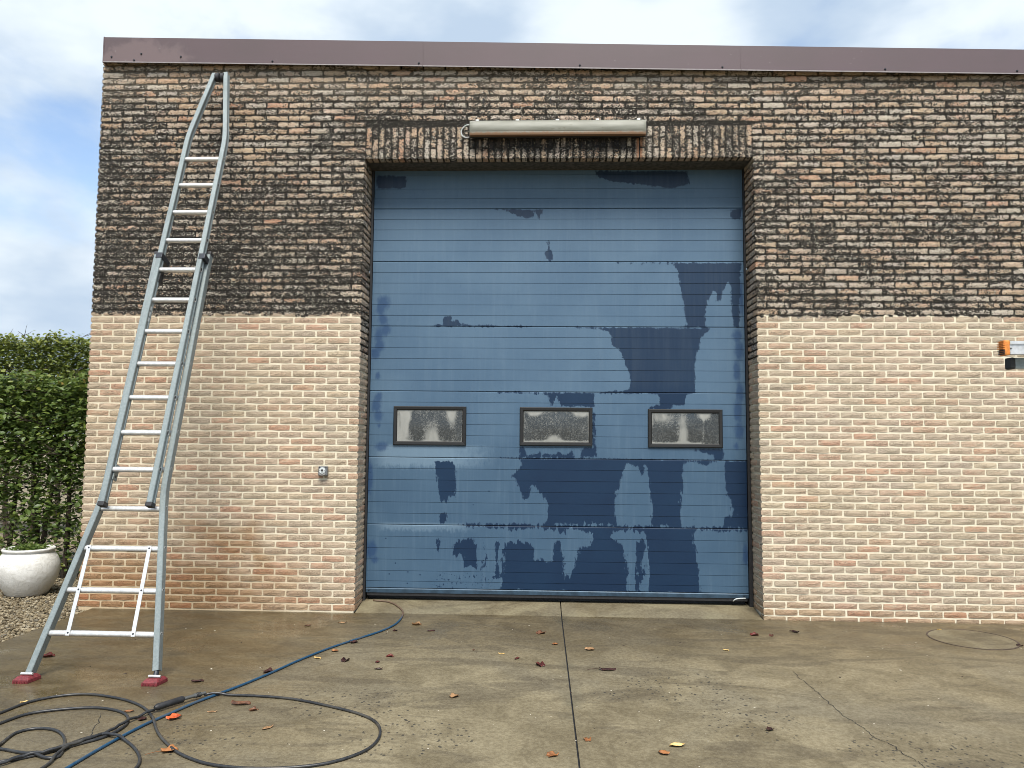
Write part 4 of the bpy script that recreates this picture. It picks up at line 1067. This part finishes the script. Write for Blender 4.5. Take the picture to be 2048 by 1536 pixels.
# rollers at the tip
tc = LQ(-3.132, 5.49, .075)
MB().tube([tc + Vector((-.06, 0, 0)), tc + Vector((.065, 0, 0))], .008, 8).build('axle', M_DARK, lad)
for dx in (-.024, .028):
    prof = [(.012, -.021), (.038, -.021), (.045, -.014), (.045, .014), (.038, .021), (.012, .021)]
    rings = [[(tc.x + dx + h, tc.y + r*math.cos(2*math.pi*k/20), tc.z + r*math.sin(2*math.pi*k/20)) for k in range(20)] for r, h in prof]
    MB().loft(rings).build('roller', M_BLACK, lad, sharp=40)
# feet
for x, s in ((-3.416, .045), (-2.556, .075)):
    c = LQ(x, 0.0, 0.0); fx, fy = x + (-.004 if x < -3 else .004), -2.150
    f = MB()
    f.add([(fx-.058, fy-.065, GZ), (fx+.050, fy-.065, GZ), (fx+.068, fy+.050, GZ), (fx-.040, fy+.050, GZ),
           (fx-.056, fy-.063, GZ+.022), (fx+.048, fy-.063, GZ+.022), (fx+.066, fy+.048, GZ+.022), (fx-.038, fy+.048, GZ+.022),
           (fx-.038, fy-.038, GZ+.040), (fx+.034, fy-.038, GZ+.040), (fx+.050, fy+.036, GZ+.040), (fx-.024, fy+.036, GZ+.040)],
          [(0,3,2,1),(0,1,5,4),(1,2,6,5),(2,3,7,6),(3,0,4,7),(4,5,9,8),(5,6,10,9),(6,7,11,10),(7,4,8,11),(8,9,10,11)])
    ft = f.build('foot', M_RED, lad, bevel=.003)
    for k in range(6):
        xx = fx - .052 + k * .018
        MB().box(xx, xx + .009, fy - .0685, fy - .0635, GZ, GZ + .013).build('tread', M_RED, ft)
    top = LQ(x, s, 0)
    MB().tube([(fx + .005, fy, GZ + .030), (top.x, top.y, top.z + .02)], .017, 10).build('pivot', M_DARK, lad)
    MB().tube([(fx - .034, fy - .012, GZ + .050), (fx + .046, fy - .012, GZ + .050)], .0085, 10).build('pivot_bolt', M_ALU, lad)
# stickers on the stiles
def sticker(x, s0, s1, off0, off1, mat, lean=0):
    MB().loft([[LQ(x + (s - s0) * lean, s, o) for o in (off0, off1)] + [LQ(x + .0012 + (s - s0) * lean, s, o) for o in (off1, off0)] for s in (s0, s1)]).build('sticker', mat, lad)
lb = (-2.786 + 2.556) / (1.33 - .075)
def sx(s): return lx(BR, s) + .0175
for a, b, mt in ((.845, .875, M_BLUEST), (.79, .83, M_BLUEST), (.745, .765, M_WHITE), (.655, .70, M_YELST), (.715, .735, M_WHITE)):
    sticker(sx(a), a, b, -.012, .008, mt, (sx(b) - sx(a)) / (b - a))
for a in (1.20, 1.235, 1.26, 1.30):
    sticker(sx(a), a, a + .018, -.008, .006, M_WHITE, (sx(a + .018) - sx(a)) / .018)
for a, b in ((2.74, 2.775), (2.79, 2.83), (2.845, 2.88)):
    sticker(lx(FL, a) + .0175, a, b, .066, .094, M_WHITE, (lx(FL, b) - lx(FL, a)) / (b - a))

# ------------------------------------------------------------------ second ladder reaching in from the right
l2 = empty('aluminium_ladder', (2.6, -4.0, 1.93), 'aluminium ladder end with orange toothed cap reaching in at the right edge', 'ladder')
MB().box(1.962, 6.5, -4.02, -3.99, 1.992, 2.048).box(1.962, 6.5, -4.026, -4.0202, 1.992, 2.004).box(1.962, 6.5, -4.026, -4.0202, 2.036, 2.048).build('stile', M_ALU, l2)
ec = MB().box(1.938, 1.9615, -4.028, -3.984, 1.988, 2.052).build('end_cap', M_ORANGE, l2, bevel=.007)
for k in range(8):
    z = 1.992 + k * .0075
    MB().box(1.931 + .004 * abs(k - 3.5) / 3.5, 1.9395, -4.027, -3.985, z, z + .004).build('tooth', M_BLACK if k < 3 else M_ORANGE, ec)
MB().lathe([(.003, 0), (.003, .004)], (1.968, -4.0215, 2.016), 8).build('rivet', M_DARK, l2)
MB().box(2.005, 6.5, -3.985, -3.945, 1.936, 1.982).build('stile', M_GALV, l2)
MB().box(1.985, 2.006, -3.990, -3.940, 1.933, 1.984).build('end_cap', M_BLACK, l2, bevel=.009)
for x in (2.25, 2.55, 2.85, 3.15, 3.45, 3.75, 4.05, 4.35, 4.65, 4.95, 5.25, 5.55, 5.85, 6.15):
    MB().tube([(x, -4.02, 2.02), (x, -4.56, 2.02)], .016, 10).build('rung', M_ALU, l2)
MB().box(1.962, 6.5, -4.58, -4.55, 1.992, 2.048).build('stile', M_ALU, l2)

# ------------------------------------------------------------------ hoses
def hose_path(pts, r, prev, z0=GZ):
    out = []
    P = [(p[0], p[1] * .55 if p[1] > 0 else p[1], 0) for p in pts]
    for p in catmull(P, .025):
        z = ramp_z(p.y) + r
        if prev is not None and len(prev):
            d = np.sqrt(((prev[:, :2] - np.array([p.x, p.y])) ** 2).sum(1)).min(); z += 2 * r * math.exp(-(d / .05) ** 2)
        out.append(Vector((p.x, p.y, z)))
    # crossings of the hose with itself
    A = np.array([[q.x, q.y] for q in out])
    for i in range(len(out)):
        j = np.arange(0, max(0, i - 12))
        if len(j):
            d = np.sqrt(((A[j] - A[i]) ** 2).sum(1)).min(); out[i].z += 1.6 * r * math.exp(-(d / .04) ** 2)
    return out
bh = hose_path(BLUE_HOSE, .0085, None)
o = MB().tube(bh, .0085, 10).build('blue_hose', M_HBLUE, smooth=True)
tag(o, 'blue water hose running from under the door across the wet concrete', 'hose')
pa = np.array([p[:] for p in bh])
bk = hose_path(BLACK_HOSE, .0082, pa)
hz = empty('pressure_washer_hose', (GUN[0][0], GUN[0][1], GZ), 'black pressure washer hose lying in large loops, with thick coupling over the blue hose', 'hose')
MB().tube(bk, .0082, 10).build('hose', M_HBLACK, hz, smooth=True)
pb = np.vstack([pa, np.array([p[:] for p in bk])[::3]])
gp = hose_path(GRIP_HOSE, .0082, pb)
MB().tube(gp, .0082, 10).build('hose', M_HBLACK, hz, smooth=True)
ga, gb, gc = (Vector((x, y, GZ + .030)) for x, y in GUN)
MB().tube([ga.lerp(gb, t) for t in (-.05, .15, .16, .5, .51, 1)], [.010, .010, .014, .014, .011, .011], 12).build('coupling', plain('coupling_steel', (.16,.16,.15), .4, .6), hz, sharp=40)
for t in (.2, .26, .32, .38):
    MB().tube([ga.lerp(gb, t), ga.lerp(gb, t + .03)], .0155, 12).build('knurl', M_BLACK, hz)
MB().tube([gb.lerp(gc, t) for t in (0, .03, .06, .5, .9, .97, 1.0)], [.012, .018, .020, .019, .020, .014, .010], 12).build('grip', M_BLACK, hz, sharp=40)

# ------------------------------------------------------------------ manhole cover
mh = empty('manhole_cover', (3.63, -.57, GZ), 'round concrete manhole cover set flush in the yard near the right wall', 'manhole cover')
k = 48
M_MH = make_concrete('cover_concrete', .85, True)
circ = lambda r, z: [(3.63 + r*math.cos(2*math.pi*i/k), -.57 + r*math.sin(2*math.pi*i/k), z) for i in range(k)]
MB().loft([circ(.325, GZ + .0005), circ(.325, GZ + .0022), circ(.30, GZ + .0026)]).build('lid', M_MH, mh)
MB().loft([circ(.340, GZ + .0006), circ(.340, GZ + .0036), circ(.326, GZ + .0036), circ(.326, GZ + .0006)], cap=False).build('rim', plain('rusty_rim', (.085,.06,.045), .7, scale=25, var=.25), mh)

# ------------------------------------------------------------------ pot
pot = empty('plant_pot', (-5.315, .63, GZ), 'large round white glazed plant pot on gravel beside the hedge', 'plant pot')
prof = [(.0, .0), (.195, .0), (.205, .012), (.235, .06), (.275, .13), (.300, .20), (.308, .265), (.300, .33), (.276, .385), (.250, .420), (.240, .432), (.242, .440), (.254, .448), (.258, .459), (.254, .470), (.244, .474), (.234, .470), (.226, .455), (.222, .41), (.0, .40)]
prof = [(r * .95, z) for r, z in prof]
MB().lathe(prof, (-5.315, .63, GZ - .006), 48).build('body', M_POT, pot, smooth=True)
MB().lathe([(.0, .40), (.212, .405), (.15, .425), (0, .435)], (-5.315, .63, GZ), 24, cap=False).build('soil', M_SOIL, pot, smooth=True)

def leaf_cloud(name, pts, normals_up, size, mat, parent, rng, toned=None, aspect=.62):
    """pts (n,3): many folded pointed leaves as one mesh"""
    n = len(pts)
    a = rng.uniform(0, 2 * np.pi, n); tilt_ = rng.normal(0.2, .55, n)
    d = np.stack([np.cos(a) * np.cos(tilt_), np.sin(a) * np.cos(tilt_), -np.sin(tilt_) * .6 + .1], 1)
    d /= np.linalg.norm(d, axis=1)[:, None]
    up = np.stack([rng.normal(0, .5, n), rng.normal(-.35, .5, n), np.full(n, 1.0) * normals_up], 1)
    s = np.cross(d, up); s /= np.linalg.norm(s, axis=1)[:, None] + 1e-9
    nn = np.cross(s, d)
    L = size * rng.lognormal(0, .25, n)[:, None]; W = L * aspect * .5
    c = pts
    v = np.stack([c, c + d*L*.35 + s*W + nn*L*.06, c + d*L*.75 + s*W*.7 + nn*L*.05, c + d*L - nn*L*.06, c + d*L*.75 - s*W*.7 + nn*L*.05, c + d*L*.35 - s*W + nn*L*.06, c + d*L*.5 - nn*L*.03], 1)
    f = np.array([[0,1,6],[1,2,6],[2,3,6],[3,4,6],[4,5,6],[5,0,6]])
    F = (f[None] + (np.arange(n) * 7)[:, None, None]).reshape(-1, 3)
    me = npmesh(name, v.reshape(-1, 3), F)
    t = rng.uniform(0, 1, n) if toned is None else toned
    pattr(me, 'tone', np.repeat(t, 7))
    o = link(name, me, mat, parent); o['kind'] = 'stuff'; return o
rh = np.random.default_rng(21)
pp = np.stack([rh.normal(-5.315, .10, 700), rh.normal(.63, .10, 700), rh.uniform(.40, .47, 700)], 1)
pp = pp[np.hypot(pp[:, 0] + 5.315, pp[:, 1] - .63) < .19]
leaf_cloud('sprouts', pp, .6, .045, M_LEAF_NEAR, pot, rh, rh.uniform(.1, .7, len(pp)), .35)

# ------------------------------------------------------------------ hedges
def branch(mb, p, d, L, r, depth, rr):
    pts = [p]; q = Vector(p); dd = Vector(d).normalized()
    for i in range(4):
        dd = (dd + Vector((rr.uniform(-.25,.25), rr.uniform(-.25,.25), rr.uniform(-.15,.2)))).normalized(); q = q + dd * L / 4; pts.append(q.copy())
    mb.tube(pts, [r * (1 - .17 * i) for i in range(5)], 5)
    if depth:
        for i in range(3 if depth > 1 else 3):
            t = rr.choice(pts[1:]); a = rr.uniform(0, 6.28)
            branch(mb, t, (math.cos(a), math.sin(a) * .7, rr.uniform(-.1, .7)), L * rr.uniform(.4, .7), r * .5, depth - 1, rr)
hb = empty('near_hedge', (-6.4, 1.75, GZ), 'open woody hedge with large green leaves and bare twigs behind the white pot', 'hedge')
n = 66000
hx = rh.uniform(-9.3, -4.45, n); hy = np.where(rh.uniform(0, 1, n) < .6, rh.normal(1.48, .10, n), rh.uniform(1.35, 2.25, n))
hzv = 2.36 * rh.uniform(0.02, 1, n) ** .8
cl = np.sin(hx * 5.1 + hzv * 3.3) * np.cos(hzv * 5.7 - hx * 2.1 + hy * 4) + .6 * np.sin(hx * 11 + 2 * hzv) * np.sin(hzv * 9 + hx)
dens = np.clip((hzv - .9) / .8, 0, 1) * .8 + .42
dens = np.maximum(dens, np.where(hx > -5.25, .55, 0)); dens = np.maximum(dens, np.clip((.62 - hzv) / .5, 0, 1) * .5)
dens = dens + .20 * cl
keep = rh.uniform(0, 1, n) < dens
top = 2.30 + .05 * np.sin(hx * 7) + rh.normal(0, .03, n)
keep &= hzv < top
pts = np.stack([hx, hy, hzv], 1)[keep]
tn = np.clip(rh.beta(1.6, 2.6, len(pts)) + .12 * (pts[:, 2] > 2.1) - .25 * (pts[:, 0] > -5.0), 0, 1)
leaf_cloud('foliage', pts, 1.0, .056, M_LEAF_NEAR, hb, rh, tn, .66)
rr = random.Random(4)
for i in range(19):
    x = -9.0 + i * .25 + rr.uniform(-.08, .08); y = rr.uniform(1.55, 2.0)
    mb = MB(); q = [Vector((x, y, -.08))]
    for k in range(6): q.append(q[-1] + Vector((rr.uniform(-.06,.06), rr.uniform(-.04,.04), .36)))
    mb.tube(q, [.034 - .004 * k for k in range(7)], 7)
    for k in range(1, 7):
        for _ in range(2):
            a = rr.uniform(0, 6.28)
            branch(mb, q[k], (math.cos(a), math.sin(a) * .6 - .35, rr.uniform(-.05, .45)), rr.uniform(.3, .55), .009, 2, rr)
    mb.build('stem', M_BARK, hb)
ha = empty('far_hedge', (-8, 5.0, GZ), 'tall dense clipped hedge with small light green leaves rising behind the nearer hedge', 'hedge')
n = 72000
hx = rh.uniform(-11.5, -5.6, n); hy = np.where(rh.uniform(0, 1, n) < .7, 4.45 + np.abs(rh.normal(0, .14, n)), rh.uniform(4.4, 5.5, n)); hzv = rh.uniform(1.7, 3.30, n)
top = 3.12 + .035 * np.sin(hx * 6.3) + .04 * np.sin(hx * 17) + np.abs(rh.normal(0, .05, n))
keep = hzv < top
pts = np.stack([hx, hy, hzv], 1)[keep]
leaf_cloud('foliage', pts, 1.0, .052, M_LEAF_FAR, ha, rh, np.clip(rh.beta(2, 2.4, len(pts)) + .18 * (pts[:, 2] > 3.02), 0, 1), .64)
for i in range(12):
    x = -11.2 + i * .5 + rr.uniform(-.1, .1)
    mb = MB(); q = [Vector((x, 4.95, -.08))]
    for k in range(7): q.append(q[-1] + Vector((rr.uniform(-.04,.04), rr.uniform(-.04,.04), .44)))
    mb.tube(q, [.045 - .004 * k for k in range(8)], 7)
    for k in range(4, 8):
        for _ in range(3):
            a = rr.uniform(0, 6.28); branch(mb, q[k], (math.cos(a), math.sin(a) * .7, rr.uniform(0, .6)), rr.uniform(.3, .5), .010, 1, rr)
    mb.build('stem', M_BARK, ha)

# ------------------------------------------------------------------ fallen leaves
def dead_leaf(x, y, size, mat, label, curl, ang, seed, stem=False, lobes=5):
    r = random.Random(seed); k = 22
    t = empty('fallen_leaf', (x, y, GZ), label, 'leaf', 'dead leaves scattered over the yard')
    ca, sa = math.cos(ang), math.sin(ang); v = []; f = []
    def P(u, w):
        # curl about the length axis and buckle
        rad = .9 / (curl + .01); th = w / rad
        yy = math.sin(th) * rad; zz = (1 - math.cos(th)) * rad + .16 * math.sin(5 * u + seed) * u * u + .08 * math.sin(9 * w + seed)
        zz += .10 * curl * u * u
        return (size * (u * ca - yy * sa), size * (u * sa + yy * ca), size * zz)
    v.append(P(0, 0))
    for ring_ in (.4, .75, 1):
        for i in range(k):
            a = 2 * math.pi * i / k
            rad = (.62 + .30 * abs(math.cos(a * lobes / 2)) ** .7) * (1 + r.uniform(-.09, .09) * ring_) if lobes else .8 + r.uniform(-.05, .05)
            v.append(P(rad * ring_ * math.cos(a) * (1.0 if lobes else 1.15), rad * ring_ * math.sin(a) * (.85 if lobes else .5)))
    for i in range(k): f.append((0, 1 + i, 1 + (i + 1) % k))
    for g_ in (0, 1):
        for i in range(k): f.append((1 + g_*k + i, 1 + g_*k + k + i, 1 + g_*k + k + (i + 1) % k, 1 + g_*k + (i + 1) % k))
    zmin = min(p[2] for p in v); v = [(a + x, b + y, c - zmin + GZ + .0015) for a, b, c in v]
    me = pymesh('blade', v, f, True); o = link('blade', me, mat, t)
    sm = o.modifiers.new('thickness', 'SOLIDIFY'); sm.thickness = .0009
    if stem:
        e = Vector(v[0]); q = Vector((x - ca * size * 2.2, y - sa * size * 2.2, GZ + .004))
        MB().tube(catmull([e, e.lerp(q, .5) + Vector((0, 0, .006)), q], .01), .0014, 5).build('stalk', mat, t)
LF = [
 ('dark', .075, 'large dark brown curled leaf with long stalk just right of the slab joint', 1.3, .1, 1, 0),
 ('brown', .055, 'brown leaf left of the slab joint, nearest of its side to the door', .9, .6, 0, 5),
 ('maroon', .055, 'crumpled maroon leaf just left of the slab joint, level with the large dark leaf', 1.4, 2.1, 0, 5),
 ('tan', .052, 'tan leaf right of the slab joint between the door and the large dark leaf', 1.0, .2, 0, 5),
 ('orange', .036, 'small orange leaf close against the left side of the slab joint', .8, .9, 0, 5),
 ('tan', .060, 'curled tan leaf right of the blue hose bend near the door', 1.3, .0, 0, 5),
 ('dark', .045, 'dark leaf just right of the tan leaf by the blue hose bend', 1.1, .4, 0, 0),
 ('dark', .050, 'dark shrivelled leaf below the middle of the blue hose', 1.5, 1.2, 0, 5),
 ('tan', .050, 'tan leaf lying near the foot of the left brick pier by the door', 1.2, .1, 0, 0),
 ('brown', .038, 'small brown leaf near the left wall, left of the tan leaf by the door', 1.0, .3, 0, 0),
 ('red', .058, 'bright red-orange crumpled leaf beside the blue hose at the coupling', 1.2, 1.0, 0, 5),
 ('orange', .058, 'orange-yellow leaf touching the black hose loop near the bottom edge', .9, .5, 1, 5),
 ('tan', .046, 'single tan leaf on bare concrete right of the big black hose loop', 1.0, .8, 0, 5),
 ('orange', .036, 'small orange leaf right of the slab joint near the bottom edge', .9, 1.7, 0, 5),
 ('orange', .042, 'orange-brown leaf left of the slab joint at the bottom edge', .9, .4, 0, 5),
 ('yellow', .055, 'pale yellow curled leaf right of the slab joint near the bottom edge', 1.6, .1, 0, 0),
 ('orange', .040, 'orange leaf just below the pale yellow curled leaf', 1.0, 2.6, 0, 5),
 ('dark', .036, 'small dark leaf on the right slab beside the pitted patch', 1.4, .7, 0, 5),
 ('dark', .055, 'dark rolled-up leaf near the foot of the right pier', 2.6, 2.4, 0, 0),
 ('maroon', .050, 'dark red crumpled leaf just in front of the right door jamb', 1.5, .2, 0, 5),
 ('maroon', .032, 'small dark red leaf between the right jamb leaf and the rolled-up leaf', 1.3, 1.0, 0, 5),
 ('yellow', .030, 'small yellow-green leaf on the right slab in front of the jamb', 1.0, 2.9, 0, 0),
 ('dark', .045, 'dark leaf under the blue hose curve, close to its upper stretch', 1.4, .6, 0, 5),
 ('dark', .050, 'grey-black leaf right of the ladder between its foot and the blue hose', .9, .3, 0, 0),
 ('brown', .075, 'flat brown leaf lying inside the big black hose loop near its top', .5, .1, 0, 0),
 ('brown', .038, 'small curled brown leaf inside the big black hose loop, right of the flat one', 1.3, .5, 0, 5),
 ('tan', .036, 'small pale tan leaf inside the big black hose loop, left of the flat one', 1.0, .2, 0, 0),
 ('tan', .044, 'curled tan leaf standing in the middle of the big black hose loop', 1.5, .9, 0, 0),
 ('orange', .036, 'small orange leaf above the crossing of the black hoses', .8, .3, 0, 0),
 ('dark', .036, 'dark leaf between the black hose crossing and the blue hose', 1.2, 1.2, 0, 5),
 ('maroon', .060, 'brown-red leaf by the left ladder foot', 1.3, .5, 1, 5),
 ('dark', .055, 'dark wet leaf pressed against the upper edge of the blue hose', 1.0, .3, 0, 5),
 ('maroon', .042, 'reddish leaf right of the blue hose, above the dark stick-like one', .9, .2, 0, 5),
 ('dark', .040, 'dark narrow stick-like rolled leaf right of the blue hose', 2.8, .0, 0, 0),
 ('yellow', .036, 'small yellow-brown leaf close above the blue hose', .9, 2.9, 0, 0),
 ('maroon', .028, 'tiny reddish leaf just above the dark stick-like leaf', 1.0, 1.3, 0, 5),
 ('maroon', .036, 'small maroon leaf left of the crumpled maroon leaf', 1.4, 1.0, 0, 0),
 ('yellow', .030, 'narrow yellow leaf in the middle of the left slab', 1.4, .1, 0, 0),
 ('brown', .024, 'tiny brown leaf standing up in the middle of the left slab', 1.5, 1.5, 0, 0),
 ('dark', .036, 'dark leaf right of the manhole cover at the right edge', 1.0, .3, 0, 5),
 ('orange', .036, 'small orange-brown leaf just above the blue hose middle', 1.1, .1, 0, 5),
 ('yellow', .028, 'pale yellow leaf on the upper left rim of the manhole cover', 1.0, .1, 0, 0),
 ('yellow', .028, 'small yellow leaf left of the ladder feet above the black hose', .8, .8, 0, 0),
 ('dark', .030, 'tiny dark leaf just below the blue hose bend', 1.1, .8, 0, 5)]
for i, ((x, y), (c, sz, lab, curl, ang, stm, lob)) in enumerate(zip(LEAF_XY, LF)):
    dead_leaf(x, y, sz * .88, LEAFMAT[c], lab, curl, ang, i + 1, bool(stm), lob)

# specks of grit and leaf crumbs, too small and many to count
rg = np.random.default_rng(9)
NC = 300
cx = rg.uniform(-3.9, 4.2, NC); cyv = rg.uniform(-3.4, -.05, NC)
sc = rg.lognormal(math.log(.0030), .45, NC)
V = iv[None] * np.stack([sc * rg.uniform(.8, 2.0, NC), sc, sc * .4], 1)[:, None, :]
an = rg.uniform(0, 6.28, NC); ca, sa = np.cos(an)[:, None], np.sin(an)[:, None]
allv = np.stack([V[..., 0]*ca - V[..., 1]*sa + cx[:, None], V[..., 0]*sa + V[..., 1]*ca + cyv[:, None], V[..., 2] + GZ + .001], -1).reshape(-1, 3)
me = npmesh('grit', allv, (ifc[None] + (np.arange(NC) * len(iv))[:, None, None]).reshape(-1, 3))
pattr(me, 'tone', np.repeat(rg.choice([0, .05, .02, .85, .9], NC), len(iv)))
M_GRIT = Mat('grit', .8); _t = M_GRIT.attr('tone')
M_GRIT.set('Base Color', M_GRIT.ramp(_t, [(0, (.03,.022,.016)), (.5, (.2,.12,.06)), (1, (.6,.56,.46))]))
tag(link('grit', me, M_GRIT), 'tiny leaf crumbs and pale grit scattered on the concrete', 'debris', kind='stuff')
